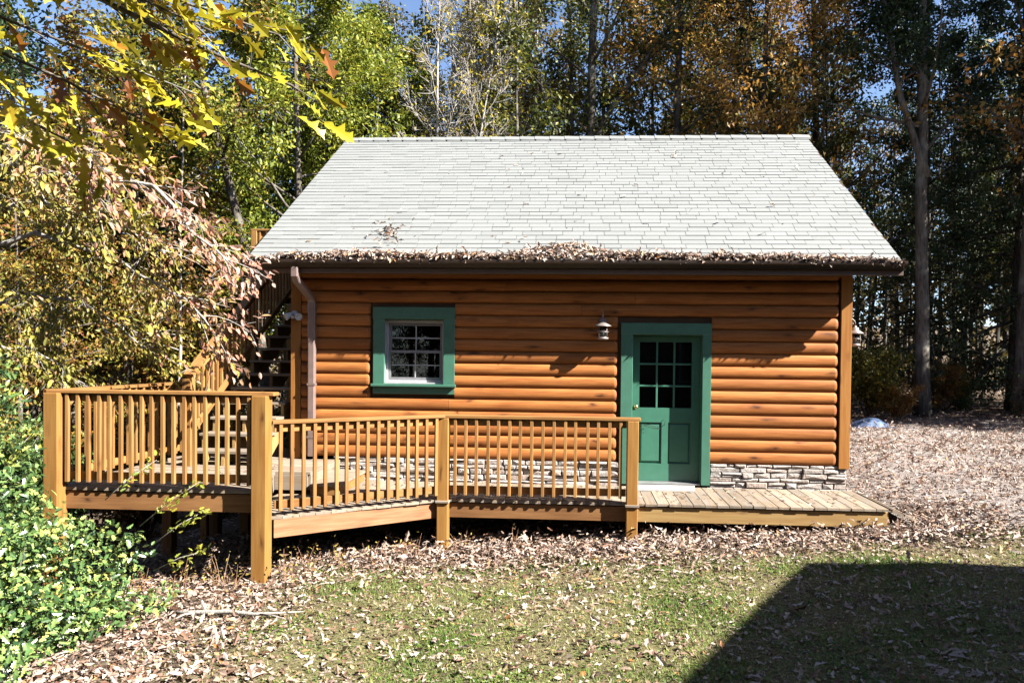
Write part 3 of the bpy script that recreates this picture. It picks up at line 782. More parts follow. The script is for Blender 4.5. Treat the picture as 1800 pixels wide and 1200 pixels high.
# ---------------------------------------------------------------- outside staircase along the left gable
stair = thing('outdoor_staircase', (-.6, 1.5, UZ), 'steep open-riser timber staircase climbing along the gable wall of the cabin', 'staircase')
SX0, SX1 = -1.06, -.14; NT = 14; RISE, RUN = .2, .30; SY = -.86
for i in range(1, NT):
    z = UZ + i * RISE; yc = SY + (i - .5) * RUN
    bar('tread', (SX0 - .02, yc - .02, z - .019), (SX1 + .02, yc - .02, z - .019), .31, .038, M_board, stair)
top_z = UZ + NT * RISE
def stringer(x):
    poly = [(SY - .02, UZ)]
    for i in range(1, NT + 1):
        poly += [(SY + (i - 1) * RUN, UZ + i * RISE - .04), (SY + i * RUN, UZ + i * RISE - .04)]
    poly += [(SY + NT * RUN, UZ + (NT - 1.6) * RISE), (SY + .38, UZ)]
    return MB().prism(poly, x - .02, x + .02, 'x').build('stringer', M_rim_new, stair)
for x in (SX0 + .03, (SX0 + SX1) / 2, SX1 - .03): stringer(x)
slope = Vector((0, RUN, RISE)).normalized()
def stair_rail(x):
    a = Vector((x, SY - .06, UZ + 1.19)); b = a + slope * 4.95
    nn = Vector((0, -slope.z, slope.y))
    bar('cap_rail', a + nn * .02, b + nn * .02, .14, .038, M_rail, stair, tuple(nn)); bar('top_rail', a - nn * .05, b - nn * .05, .038, .089, M_rail, stair, tuple(nn))
    a2 = a - Vector((0, 0, .80)); b2 = b - Vector((0, 0, .80)); bar('bottom_rail', a2 + slope * .1, b2, .038, .089, M_rail, stair, tuple(nn))
    k = 0; t = .22
    while t < 4.8:
        p = a + slope * t; bar('baluster', p + Vector((-.04, 0, -.90)), p + Vector((-.04, 0, -.02)), .038, .038, M_rail, stair, (0, 1, 0), .003); t += .155
stair_rail(SX0 + .02)
bar('newel_post', (SX0 + .02, SY - .06, UZ), (SX0 + .02, SY - .06, UZ + 1.16), .12, .12, M_rail, stair, (0, 1, 0), .006)
LZ = top_z; LX0, LX1, LY0, LY1 = -2.15, -.07, SY + NT * RUN, SY + NT * RUN + 1.7
yy = LY0
while yy < LY1: bar('landing_board', (LX0, yy + .07, LZ - .016), (LX1, yy + .07, LZ - .016), .14, .032, M_board, stair); yy += .146
for y_ in (LY0 + .02, LY1 - .02): bar('rim_joist', (LX0, y_, LZ - .13), (LX1, y_, LZ - .13), .038, .19, M_rim, stair)
for x_ in (LX0 + .02, LX1 - .02): bar('rim_joist', (x_, LY0 + .04, LZ - .13), (x_, LY1 - .04, LZ - .13), .038, .19, M_rim, stair)
for x_, y_ in ((LX0 + .05, LY0 + .0), (LX0 + .05, LY1), (SX0 - .05, LY0 - .0), (SX0 - .05, LY1)):
    post(stair, x_, y_, LZ + 1.04, .11, M_rail)
railing(stair, (LX0 + .1, LY0 + .02), (SX0 - .1, LY0 + .02), LZ + 1.08, LZ, (0, -1), 7, (.12, .12))
railing(stair, (LX0 + .05, LY0 + .08), (LX0 + .05, LY1 - .05), LZ + 1.08, LZ, (1, 0), 11, (.02, .02))
railing(stair, (LX0 + .1, LY1), (LX1, LY1), LZ + 1.08, LZ, (0, -1), 14, (.02, .02))

# ---------------------------------------------------------------- neighbouring house that shades the lawn (out of the frame)
M_siding = plain('brown_siding', (.20, .13, .08), .7)
hx0, hx1, hyA, hyB, hze, hzr = 13.0, 27.0, -5.05, -17.2, 5.3, 6.7
nb = thing('neighbouring_house', (20, -10, 0), 'brown gabled house whose roof shades the corner of the lawn', 'house')
MB().box(hx0 + .4, hx1 - .4, hyB + .4, hyA - .4, -1, hze).build('wall', M_siding, nb)
ym = (hyA + hyB) / 2
for x_ in (hx0 + .4, hx1 - .6): MB().prism([(hyA - .4, hze), (hyB + .4, hze), (ym, hzr - .25)], x_, x_ + .2, 'x').build('gable', M_siding, nb)
MB().prism([(hyA, hze), (ym, hzr), (hyB, hze), (hyB, hze - .2), (ym, hzr - .22), (hyA, hze - .2)], hx0, hx1, 'x').build('roof', M_back, nb)
MB().box(2.6, hx0 + .4, -21.0, -14.4, -1, 5.0).build('added_wing_wall', M_siding, nb)  # unseen wing, added to keep sky light off the cabin wall
MB().prism([(-13.9, 4.95), (-17.7, 7.3), (-21.5, 4.95), (-21.5, 4.75), (-17.7, 7.1), (-13.9, 4.75)], 2.1, hx0 + .4, 'x').build('added_wing_roof', M_back, nb)
for x_ in (4.2, 7.0, 9.8):  # windows of the added wing
    MB().box(x_ - .5, x_ + .5, -14.41, -14.36, 1.0, 2.5).build('window', M_white, nb); MB().box(x_ - .42, x_ + .42, -14.37, -14.34, 1.08, 2.42).build('pane', M_glass, nb)
for z_ in (.8, 3.2):
    for y_ in (-7.2, -10.2, -13.2):
        MB().box(hx0 + .36, hx0 + .41, y_ - .5, y_ + .5, z_, z_ + 1.4).build('window', M_white, nb)
        MB().box(hx0 + .34, hx0 + .37, y_ - .42, y_ + .42, z_ + .08, z_ + 1.32).build('pane', M_glass, nb)

turn = Matrix.Translation((hx0, hyA, 0)) @ Matrix.Rotation(R(-13), 4, 'Z') @ Matrix.Translation((-hx0, -hyA, 0))
for ch in nb.children: ch.matrix_basis = WM[nb.name].inverted() @ turn

# ---------------------------------------------------------------- fallen leaves, grass
M_litter = leafmat('fallen_leaf', [(0, (.07, .03, .016)), (.18, (.17, .085, .05)), (.4, (.30, .20, .15)), (.62, (.42, .33, .28)), (.85, (.46, .38, .33)), (.94, (.42, .28, .13)), (1, (.38, .15, .04))], .12, .6, .35)
rg = np.random.default_rng(21)
def smooth_noise(x, y, s, seed):
    r = np.random.default_rng(seed); out = np.zeros_like(x)
    for k in range(6):
        a = r.uniform(0, 6.28); f = s * r.uniform(.6, 1.8); out += np.sin((x * math.cos(a) + y * math.sin(a)) * f + r.uniform(0, 6.28))
    return out / 6
def litter(n, box, dens, seed):
    r = np.random.default_rng(seed)
    x = r.uniform(box[0], box[1], n); y = r.uniform(box[2], box[3], n); k = r.random(n) < dens(x, y)
    return x[k], y[k]
def inside_house(x, y): return (x > -.05) & (x < W + .05) & (y > -.02) & (y < DEP)
def d_front(x, y):
    nz = smooth_noise(x, y, 2.6, 4)
    bank = 1 / (1 + np.exp(-(y + 2.35 + .35 * nz - .10 * (x - 4)) / .16))
    left = 1 / (1 + np.exp((x - 1.5 - .8 * smooth_noise(x, y, 1.7, 9) + .25 * (y + 4)) / .28))
    d = .13 + .10 * np.clip(smooth_noise(x, y, 3.3, 5) + .2, 0, 1) + np.maximum(bank, left)
    d = np.clip(d, 0, 1) * ~inside_house(x, y) * ~((x > 7.85) & (x < 8.32) & (y > -1.36))
    return d
X, Y = [], []
for n, b_, dn, sd in ((38000, (-3.2, 9.2, -6.6, -.3), d_front, 1), (42000, (7.6, 17, -2.2, 13), lambda x, y: (.80 - .35 * np.clip(smooth_noise(x, y, 1.3, 8), 0, 1)) * np.clip((13 - y) / 9, .25, 1) * ~inside_house(x, y) * ~((x < 8.3) & (y > -1.36) & (y < -.08)), 2),
                      (9000, (-9, 0, -2, 12), lambda x, y: .9 * ~inside_house(x, y), 3), (9000, (9, 30, 11, 26), lambda x, y: 1 + 0 * x, 4), (3500, (.5, 8.4, -1.9, -1.0), lambda x, y: 1 + 0 * x, 5)):
    a, b2 = litter(n, b_, dn, sd); X.append(a); Y.append(b2)
X, Y = np.concatenate(X), np.concatenate(Y); n = len(X)
Pl = np.stack([X, Y, gz(X, Y) + .006 + rg.exponential(.016, n) * (1 + (Y > -2.4))], 1)
sz = rg.gamma(9, .0080, n).clip(.03, .12) * np.where(Y > 4, 1.15, 1)
tl = np.clip(rg.beta(1.7, 1.6, n), 0, 1)
tag(obj('fallen_leaves', leaves_mesh('fallen_leaves', T_litter, Pl, sz, M_litter, rg, d=np.c_[rg.normal(size=(n, 2)), rg.normal(0, .28, n)], nrm=np.c_[rg.normal(0, .42, (n, 2)), np.ones(n) * rg.choice([1, 1, -1], n)], tint=tl, curl=rg.uniform(.3, 2.2, n))),
    'dry tan leaves fallen over the lawn, bank and gravel', kind='stuff')
# leaves caught along the eave and loose on the shingles
n = 5200; x = rg.uniform(RX0 + .05, RX1 - .08, n); pile = np.clip(.17 + .10 * smooth_noise(x, x * 0, 1.9, 31) + .06 * smooth_noise(x, x * 0, 7, 32) + .20 * np.exp(-((x - 3.9) / .55) ** 2) + .05 * np.exp(-((x - 1.2) / .8) ** 2), .05, .6)
pile *= np.clip((x - RX0) / .8, .15, 1) * np.clip((RX1 - x) / .9, .1, 1)
s = rg.random(n) ** 1.25 * pile * 1.35; h = rg.random(n) * np.clip(pile - s * .75, 0.015, .16) * .8
yl = RY0 - .07 + s * cs * 1.0; zl = np.where(yl < RY0, 3.055, rz(yl)) + .012 + h
x2 = rg.uniform(RX0 + .4, RX1 - .3, 46); s2 = rg.uniform(.3, 4.8, 46); y2 = RY0 + s2 * cs
x3 = rg.normal(1.36, .13, 60); s3 = np.abs(rg.normal(.85, .22, 60)); y3 = RY0 + s3 * cs
xa = np.concatenate([x, x2, x3]); ya = np.concatenate([yl, y2, y3]); za = np.concatenate([zl, rz(y2) + .012, rz(y3) + .014 + rg.random(60) * .02]); n = len(xa)
tag(obj('roof_leaves', leaves_mesh('roof_leaves', T_litter, np.stack([xa, ya, za], 1), rg.uniform(.06, .11, n), M_litter, rg, d=np.c_[rg.normal(size=(n, 2)), rg.normal(0, .45, n)], nrm=np.c_[rg.normal(0, .6, n), rg.normal(-.5, .5, n), np.ones(n)], tint=np.clip(rg.beta(2, 2, n), 0, 1), curl=rg.uniform(.5, 2.4, n))),
    'dry leaves heaped in the gutter and along the eave', kind='stuff')
# leaves on the boards of walkway and raised deck
n = 260; xw = rg.uniform(.9, 7.8, n); yw = np.array([rg.uniform(max(yfront(a), -1.28) + .05, -.1) for a in xw]); zw = np.full(n, .008)
n2 = 160; xw2 = rg.uniform(-1.9, .2, n2); yw2 = rg.uniform(-2.45, .6, n2); zw2 = np.full(n2, UZ + .008)
xx, yy_, zz = np.concatenate([xw, xw2]), np.concatenate([yw, yw2]), np.concatenate([zw, zw2]); n = len(xx)
tag(obj('deck_leaves', leaves_mesh('deck_leaves', T_litter, np.stack([xx, yy_, zz], 1), rg.uniform(.045, .085, n), M_litter, rg, d=np.c_[rg.normal(size=(n, 2)), rg.normal(0, .2, n)], nrm=np.c_[rg.normal(0, .3, (n, 2)), np.ones(n)], curl=rg.uniform(.3, 1.5, n))),
    'scattered dry leaves lying on the deck boards', kind='stuff')
n = 16000; x = rg.uniform(.3, 10, n); y = rg.uniform(-6.6, -1.8, n)                 # crumbled leaf bits in the grass
tag(obj('leaf_crumbs', leaves_mesh('leaf_crumbs', T_diamond, np.stack([x, y, gz(x, y) + rg.uniform(.006, .03, n)], 1), rg.gamma(3, .010, n).clip(.012, .07), M_litter, rg, d=np.c_[rg.normal(size=(n, 2)), rg.normal(0, .35, n)], nrm=np.c_[rg.normal(0, .5, (n, 2)), np.ones(n)])), 'crumbled bits of dry leaf caught in the lawn', kind='stuff')
# lawn
M_grass = leafmat('grass_blade', [(0, (.07, .15, .02)), (.3, (.16, .26, .04)), (.55, (.30, .31, .09)), (1, (.46, .40, .21))], .3, .5, .2)
n = 260000; x = rg.uniform(.2, 10.2, n); y = rg.uniform(-6.6, -1.75, n)
lush = smooth_noise(x, y, 2.1, 41) * .6 + smooth_noise(x, y, 5.2, 42) * .4
edge = 1 / (1 + np.exp(-(-2.15 + .10 * (x - 4) - y) / .25)) * (1 / (1 + np.exp(-(x - 1.6 + .25 * (y + 4)) / .5)))
k = rg.random(n) < np.clip(.36 + .9 * lush, .10, 1) * edge; x, y, lush = x[k], y[k], lush[k]; n = len(x)
T_blade = (np.array([(0, .5, 0), (0, -.5, 0), (1, 0, 0)], float), np.array([(0, 1, 2)]))
gd = np.c_[rg.normal(0, .75, (n, 2)), rg.uniform(.35, 1, n)]
gd /= np.linalg.norm(gd, axis=1, keepdims=True); gs = np.c_[-gd[:, 1], gd[:, 0], rg.normal(0, .2, n)]; gs /= np.linalg.norm(gs, axis=1, keepdims=True)
ln = rg.uniform(.022, .055, n) * (1 + .5 * np.clip(lush, 0, 1)); bp = np.stack([x, y, gz(x, y) - .003], 1); wd = rg.uniform(.0025, .0055, n)
V = np.stack([bp + gs * wd[:, None], bp - gs * wd[:, None], bp + gd * ln[:, None]], 1).reshape(-1, 3)
tg = np.clip(.5 - lush * .9 + rg.normal(0, .2, n), 0, 1)
tag(obj('lawn_grass', mesh_np('lawn_grass', V, np.arange(n * 3).reshape(-1, 3), M_grass, np.repeat(tg, 3))), 'thin patchy green lawn in front of the walkway', kind='stuff')
# low clover and ground ivy patches in the lawn
n = 9000; cxs = rg.uniform(1.2, 9.5, 60); cys = rg.uniform(-6.2, -2.2, 60); pick = rg.integers(0, 60, n)
x = cxs[pick] + rg.normal(0, .16, n); y = np.minimum(cys[pick] + rg.normal(0, .12, n), -2.0)
M_clover = leafmat('clover_leaf', [(0, (.04, .09, .015)), (.5, (.11, .20, .03)), (1, (.22, .30, .05))], .3, .45, .3)
tag(obj('ground_ivy', leaves_mesh('ground_ivy', T_diamond, np.stack([x, y, gz(x, y) + rg.uniform(.005, .035, n)], 1), rg.uniform(.018, .038, n), M_clover, rg, nrm=np.c_[rg.normal(0, .45, (n, 2)), np.ones(n)])), 'low bright green clover tufts spread through the lawn', kind='stuff')

# ---------------------------------------------------------------- small things on the ground
M_stick = bark('dead_wood', (.24, .21, .19), (.45, .41, .38), 2)
st = thing('fallen_branch', (.75, -3.8, float(gz(.75, -3.8))), 'bleached dead branch lying among the leaves on the lawn edge', 'branch')
def gp_(x, y, h): return (x, y, float(gz(x, y)) + h)
MB().tube([gp_(.30, -3.66, .03), gp_(.48, -3.75, .05), gp_(.72, -3.80, .055), gp_(.95, -3.78, .05), gp_(1.2, -3.83, .045), gp_(1.42, -3.80, .05), gp_(1.62, -3.74, .04)], [.010, .019, .022, .020, .016, .011, .005], 8).build('main_stem', M_stick, st, True)
MB().tube([gp_(.60, -3.78, .05), gp_(.56, -3.88, .07), gp_(.50, -3.97, .05)], [.014, .010, .004], 6).build('side_twig', M_stick, st, True)
MB().tube([gp_(1.25, -3.83, .045), gp_(1.4, -3.9, .06), gp_(1.55, -3.94, .04)], [.010, .007, .003], 6).build('side_twig', M_stick, st, True)

M_tarp = plain('blue_tarp', (.16, .24, .42), .35, 0, .25, 6)
tx, ty = np.meshgrid(np.linspace(-1, 1, 34), np.linspace(-1, 1, 20)); rr2 = np.sqrt((tx / 1) ** 2 + (ty / 1) ** 2)
fold = .5 * np.abs(np.sin(tx * 7 + 2 * np.sin(ty * 4))) + .3 * np.abs(np.sin(ty * 9 + tx * 5)) + .3 * np.sin(tx * 3 + 1)
hz = np.clip(1 - rr2 ** 2, 0, 1) ** .5 * (.10 + .12 * fold) + .01
bx, by = 11.55 + tx * .52 * (1 + .08 * np.sin(ty * 5)), 9.0 + ty * .42 * (1 + .1 * np.sin(tx * 4))
ti = (np.arange(19)[:, None] * 34 + np.arange(33)[None]).ravel()
tag(obj('tarp', mesh_np('tarp', np.stack([bx.ravel(), by.ravel(), (gz(bx, by) + hz).ravel()], 1), np.stack([ti, ti + 1, ti + 35, ti + 34], 1), M_tarp, smooth=True)), 'crumpled blue tarpaulin on the leaf litter at the edge of the wood', 'tarp')

M_weed = bark('dry_stem', (.20, .09, .05), (.42, .24, .14), 3); M_weedleaf = leafmat('weed_leaf', [(0, (.22, .18, .04)), (.5, (.42, .33, .07)), (1, (.40, .20, .07))], .3)
rw = random.Random(17); r17 = np.random.default_rng(17)
weeds = [(.30, -2.75), (.52, -2.9), (-.15, -2.6), (-.45, -2.9), (.95, -2.55), (1.18, -2.45), (1.45, -2.2), (1.75, -2.05), (2.05, -1.85), (2.22, -1.75), (2.75, -1.55), (-.75, -2.75), (.05, -3.05), (3.4, -1.5), (1.02, -2.7)]
for i, (wx, wy) in enumerate(weeds):
    wz = float(gz(wx, wy)); t_ = thing('dry_weed', (wx, wy, wz), 'clump of thin reddish dry weed stems at the foot of the deck', 'weed', 'dry weeds along the deck')
    ends = []
    for k in range(rw.randint(4, 8)):
        a = rw.uniform(0, 6.28); l = rw.uniform(.12, .34); sp = rw.uniform(.03, .14); b0 = Vector((wx + rw.uniform(-.08, .08), wy + rw.uniform(-.05, .05), wz - .01))
        p2 = b0 + Vector((math.cos(a) * sp * .5, math.sin(a) * sp * .5, l * .6)); p3 = b0 + Vector((math.cos(a) * sp, math.sin(a) * sp, l))
        MB().tube([b0, p2, p3], [.0035, .0028, .0015], 4).build('stem', M_weed, t_); ends += [p2, p3, (p2 + p3) / 2, b0 + (p2 - b0) * .5]
    m = 34 if i < 7 else 14
    pc = np.array([tuple(rw.choice(ends)) for _ in range(m)]) + r17.normal(0, .045, (m, 3))
    pc[:, 2] = np.maximum(pc[:, 2], wz + .01)
    obj('foliage', leaves_mesh('foliage', T_oval, pc, r17.uniform(.025, .05, m), M_weedleaf, r17), t_, kind='stuff')

# ---------------------------------------------------------------- trees: generator
M_bark = bark('grey_bark', (.07, .06, .05), (.19, .165, .14)); M_bark_d = bark('dark_bark', (.035, .028, .022), (.10, .085, .07)); M_bark_l = bark('pale_bark', (.24, .21, .19), (.46, .43, .40))
L_yg = leafmat('yellow_green_leaf', [(0, (.05, .09, .012)), (.35, (.15, .20, .025)), (.7, (.30, .33, .04)), (1, (.52, .44, .05))], .38)
L_oak = leafmat('brown_oak_leaf', [(0, (.06, .055, .018)), (.22, (.20, .10, .026)), (.5, (.38, .18, .035)), (.75, (.50, .29, .06)), (1, (.26, .23, .05))], .4)
L_olive = leafmat('olive_leaf', [(0, (.03, .045, .012)), (.4, (.09, .11, .02)), (.75, (.22, .20, .03)), (1, (.48, .38, .05))], .35)
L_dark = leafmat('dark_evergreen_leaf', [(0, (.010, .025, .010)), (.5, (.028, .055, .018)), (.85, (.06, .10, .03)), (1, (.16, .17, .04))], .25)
L_mix = leafmat('mixed_autumn_leaf', [(0, (.04, .06, .015)), (.25, (.13, .14, .025)), (.5, (.34, .28, .04)), (.7, (.30, .15, .03)), (.86, (.24, .09, .04)), (1, (.42, .30, .08))], .35)
L_pink = leafmat('pink_brown_leaf', [(0, (.09, .10, .02)), (.16, (.26, .24, .04)), (.34, (.44, .36, .07)), (.5, (.46, .29, .14)), (.72, (.44, .19, .13)), (1, (.60, .42, .34))], .3)
L_green = leafmat('green_shrub_leaf', [(0, (.03, .07, .02)), (.5, (.08, .15, .035)), (.85, (.17, .24, .06)), (1, (.34, .36, .06))], .3)

def path(p, d, l, n, rng, wob, curve):
    pts = [np.array(p, float)]; d = np.array(d, float); st_ = l / n
    for i in range(n):
        d = d + rng.normal(0, wob, 3) + np.array([0, 0, curve / n]); d /= np.linalg.norm(d); pts.append(pts[-1] + d * st_)
    return pts
def grow(seed, stems, nb, bstart, blen, upang, nsub, sublen, ntw=0, wob=.07, curve=.25, shape=lambda t: 1 - .65 * t, k=7, tk=1.0):
    """stems: list of (points, r0, r1). Returns tube builder and anchor points (with directions) for leaves"""
    rng = np.random.default_rng(seed); mb = MB(); A, AD = [], []
    for pts, r0, r1 in stems:
        pts = np.array(pts, float)
        tt = np.linspace(0, 1, max(14, len(pts))); acc = np.r_[0, np.cumsum(np.linalg.norm(np.diff(pts, axis=0), axis=1))]; Ls = acc[-1]; acc /= Ls
        P = np.stack([np.interp(tt, acc, pts[:, c]) for c in range(3)], 1); P[1:, :2] += np.cumsum(rng.normal(0, .008 * Ls / 14 * 2, (len(P) - 1, 2)), 0)
        rad = r0 + (r1 - r0) * tt ** .8; rad[0] *= 1.35
        mb.tube([tuple(p) for p in P], list(rad), k)
        for i in range(nb):
            t = bstart + (1 - bstart) * (i + rng.random() * .8) / nb
            b = np.array([np.interp(t, tt, P[:, c]) for c in range(3)]); az = i * 2.399 + rng.normal(0, .5); u = upang + rng.normal(0, .2) + .5 * (t - .5)
            l = blen * Ls * shape((t - bstart) / (1 - bstart)) * rng.uniform(.7, 1.2)
            q = path(b, (math.cos(az) * math.cos(u), math.sin(az) * math.cos(u), math.sin(u)), l, 5, rng, wob, curve)
            rb_ = max(.008, np.interp(t, tt, rad) * .45); mb.tube([tuple(p) for p in q], list(np.linspace(rb_, .006, 6)), 5)
            for j in range(nsub):
                s = .25 + .75 * (j + rng.random()) / nsub; c = np.array([np.interp(s, np.linspace(0, 1, 6), np.array(q)[:, c_]) for c_ in range(3)])
                dd = (q[-1] - q[0]); dd /= np.linalg.norm(dd); dd = dd + rng.normal(0, .65, 3); dd[2] += .1; dd /= np.linalg.norm(dd)
                l2 = sublen * l * rng.uniform(.6, 1.2) * (1.15 - .5 * s)
                q2 = path(c, dd, l2, 3, rng, wob * 1.5, curve * .5); mb.tube([tuple(p) for p in q2], [max(.004, rb_ * .3) * tk, .005 * tk, .004 * tk, .002 * tk], 4, False)
                A += q2[1:]; AD += [dd] * 3; 
                for _ in range(ntw):
                    e = q2[rng.integers(1, 4)]; d3 = dd + rng.normal(0, .7, 3); d3 /= np.linalg.norm(d3); l3 = l2 * rng.uniform(.3, .6)
                    q3 = [e, e + d3 * l3 * .5 + rng.normal(0, .02, 3), e + d3 * l3]; mb.tube([tuple(p) for p in q3], [.004 * tk, .003 * tk, .0015 * tk], 3, False)
                    A += [q3[1], q3[2]]; AD += [d3] * 2
    return mb, np.array(A), np.array(AD), rng
LIB = {}
def species(key, grown, barkm, nleaf, size, T, leafm, jit, tint=None, droop=.35):
    mb, A, AD, rng = grown
    tr = mb.mesh(key + '_trunk', barkm, True)
    idx = rng.integers(0, len(A), nleaf); P = A[idx] + rng.normal(0, jit, (nleaf, 3)) * np.array([1, 1, .8])
    d = AD[idx] * .6 + rng.normal(0, .6, (nleaf, 3)); d[:, 2] -= droop
    clump = (np.sin(idx * 12.9898) * 43758.5453) % 1.0                       # leaves of one twig share a tone
    ti = np.clip(.5 * clump + .5 * rng.random(nleaf), 0, 1) if tint is None else tint(P, rng)
    cr = leaves_mesh(key + '_crown', T, P, rng.uniform(size * .7, size * 1.3, nleaf), leafm, rng, d=d, tint=ti)
    LIB[key] = (tr, cr)
def tree(name, key, x, y, rot, s, label, group=None, cat='tree', sz=None, dz=-.12):
    z = float(gz(x, y)) + dz
    o = thing(name, (x, y, z), label, cat, group); M = Matrix.Translation((x, y, z)) @ Matrix.Rotation(rot, 4, 'Z') @ Matrix.Diagonal((s, s, sz or s, 1))
    obj('trunk', LIB[key][0], o, M); obj('crown', LIB[key][1], o, M, kind='stuff'); return o
def straight(h, lx=0, ly=0, bend=0): return [(0, 0, 0), (lx * .3 + bend, ly * .3, h * .33), (lx * .66, ly * .66, h * .66), (lx, ly, h)]

species('maple', grow(101, [(straight(13, -.3, .2), .16, .03)], 34, .36, .28, .35, 6, .45, 1, .08, .2, lambda t: (1 - .7 * t) * (.55 + .45 * min(1, t * 5))), M_bark, 30000, .115, T_diamond, L_yg, .16)
species('lean', grow(102, [(straight(17, -3.6, .5, .3), .17, .05)], 22, .5, .22, .5, 5, .4, 1), M_bark_d, 9000, .12, T_diamond, L_mix, .2)
species('oak', grow(103, [(straight(19, .5, .3), .20, .05)], 34, .26, .26, .45, 6, .42, 1), M_bark_d, 14000, .14, T_diamond, L_oak, .2)
species('oak_b', grow(113, [(straight(18, -.6, -.3), .17, .04)], 32, .18, .24, .4, 6, .42, 1), M_bark_d, 12500, .14, T_diamond, L_oak, .22)
species('fork', grow(104, [([(0, 0, 0), (-.05, 0, 8), (-.02, 0, 13), (.1, 0, 22)], .24, .07), ([(-.55, .2, 0), (-.7, .1, 6), (-.95, 0, 9.1), (-2.5, 0, 13.6), (-4, -.3, 18)], .15, .05),
                           ([(-.35, .5, 0), (-.6, .5, 8), (-.62, .5, 11), (-.95, .6, 16)], .12, .04), ([(0, 0, 8.7), (.35, 0, 9.9), (2.5, .1, 13), (4.6, .3, 17)], .12, .04)], 18, .36, .16, .5, 5, .45, 1), M_bark_d, 11000, .14, T_diamond, L_olive, .25)
species('twiggy', grow(105, [(straight(14, .3, 0), .10, .02), ([(0, 0, .5), (.9, 0, 6), (2.0, .2, 13)], .07, .015)], 30, .2, .2, .75, 9, .5, 5, .06, .3, tk=2.3), M_bark_l, 1500, .13, T_diamond, leafmat('sparse_yellow_leaf', [(0, (.40, .34, .03)), (.6, (.62, .50, .05)), (1, (.60, .36, .04))], .4), .15)
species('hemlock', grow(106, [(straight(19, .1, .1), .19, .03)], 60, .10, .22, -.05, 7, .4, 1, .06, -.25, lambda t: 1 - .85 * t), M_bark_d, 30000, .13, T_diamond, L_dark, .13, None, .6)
species('slim', grow(107, [(straight(15, .3, .2, .1), .085, .02)], 16, .3, .15, .5, 5, .45, 0), M_bark_d, 5000, .15, T_diamond, L_olive, .22)
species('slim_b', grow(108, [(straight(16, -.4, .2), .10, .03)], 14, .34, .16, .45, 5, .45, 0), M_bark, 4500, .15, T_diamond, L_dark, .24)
species('slim_pale', grow(118, [(straight(13, .35, -.2, .12), .06, .015)], 14, .3, .16, .55, 5, .45, 0), M_bark_l, 3200, .13, T_diamond, L_mix, .22)
species('autumn', grow(109, [(straight(10, .4, .3), .11, .02)], 26, .30, .30, .45, 6, .45, 1, .09, .15, lambda t: (1 - .6 * t) * (.6 + .4 * min(1, t * 4))), M_bark, 15000, .115, T_diamond, L_mix, .16)
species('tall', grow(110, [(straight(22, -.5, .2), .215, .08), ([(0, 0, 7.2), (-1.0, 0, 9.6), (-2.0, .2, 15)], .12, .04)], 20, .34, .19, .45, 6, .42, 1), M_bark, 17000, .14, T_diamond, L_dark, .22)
def bush_stems(seed, n, h, sp):
    r = np.random.default_rng(seed); o = []
    for i in range(n):
        a = r.uniform(0, 6.28); s_ = sp * r.random() ** .6; o.append(([(0, 0, 0), (math.cos(a) * s_ * .5, math.sin(a) * s_ * .5, h * .5), (math.cos(a) * s_, math.sin(a) * s_, h * r.uniform(.7, 1))], .018, .004))
    return o
species('shrub_g', grow(111, bush_stems(1, 12, 1.8, 1.0), 6, .2, .32, .5, 4, .5, 0, k=5), M_bark, 6500, .075, T_diamond, L_green, .09)
species('shrub_o', grow(112, bush_stems(2, 12, 2.0, 1.1), 6, .2, .30, .5, 4, .5, 0, k=5), M_bark_d, 6000, .085, T_diamond, L_oak, .11)
species('shrub_d', grow(114, bush_stems(3, 12, 1.9, 1.1), 6, .2, .32, .5, 4, .5, 0, k=5), M_bark_d, 6500, .08, T_diamond, L_olive, .10)

# ---- trees one can pick out
tree('maple_tree', 'maple', -3.4, 9.3, .4, 1.15, 'bright yellow-green maple rising behind the left end of the roof')
tree('maple_tree', 'maple', -5.9, 12.0, 2.2, .95, 'yellow-green maple behind the leaning trunk, half hidden by the nearer maple')
tree('maple_tree', 'maple', -3.0, 13.4, 4.2, 1.1, 'yellow-green maple between the bare pale tree and the nearer maple')
tree('leaning_tree', 'lean', -3.35, 7.4, 0, 1.0, 'leaning dark-trunked tree with mottled bark beside the upper stair landing')
tree('forked_tree', 'fork', 4.32, 14.2, 0, 1.0, 'tall dark tree with forked and leaning stems against the sky above the ridge')
tree('bare_tree', 'twiggy', -.45, 11.2, 0, 1.0, 'nearly bare pale twiggy tree with a few yellow leaves against the sky')
tree('bare_tree', 'twiggy', 1.2, 13.5, 1.4, 1.0, 'pale twiggy tree thin of leaves, next to the forked dark tree')
tree('bare_tree', 'twiggy', -.1, 14.5, 3.0, 1.1, 'bare twiggy tree a step behind the two pale ones, seen through their twigs')
tree('bare_tree', 'twiggy', .7, 16.5, 4.4, 1.2, 'farthest of the bare twiggy trees, behind the slim olive-leaved trunk')
tree('olive_tree', 'slim', 1.95, 12.2, .5, 1.15, 'slim dark trunk with olive leaves left of the forked tree')
tree('tall_tree', 'tall', 14.3, 12.1, .3, 1.0, 'tall tree with a thick sunlit grey trunk at the edge of the gravel')
tree('tall_tree', 'tall', 17.3, 12.4, 2.4, 1.05, 'thick dark trunk in deep shade beside the evergreen at the gravel edge')
for x_, y_, r_, s_, k_, lb in ((7.0, 14.2, 0, 1, 'oak', 'rust-brown oak directly behind the roof ridge'), (9.6, 12.9, 1.2, .95, 'oak_b', 'rust-brown oak with low limbs close behind the roof end'),
                              (12.2, 15.2, 2.1, 1, 'oak', 'brown-leaved oak standing between the cabin and the thick grey trunk'), (10.6, 18.5, .6, 1.05, 'oak_b', 'golden brown oak in the second row behind the cabin')):
    tree('oak_tree', k_, x_, y_, r_, s_, lb, 'brown oaks behind the cabin')
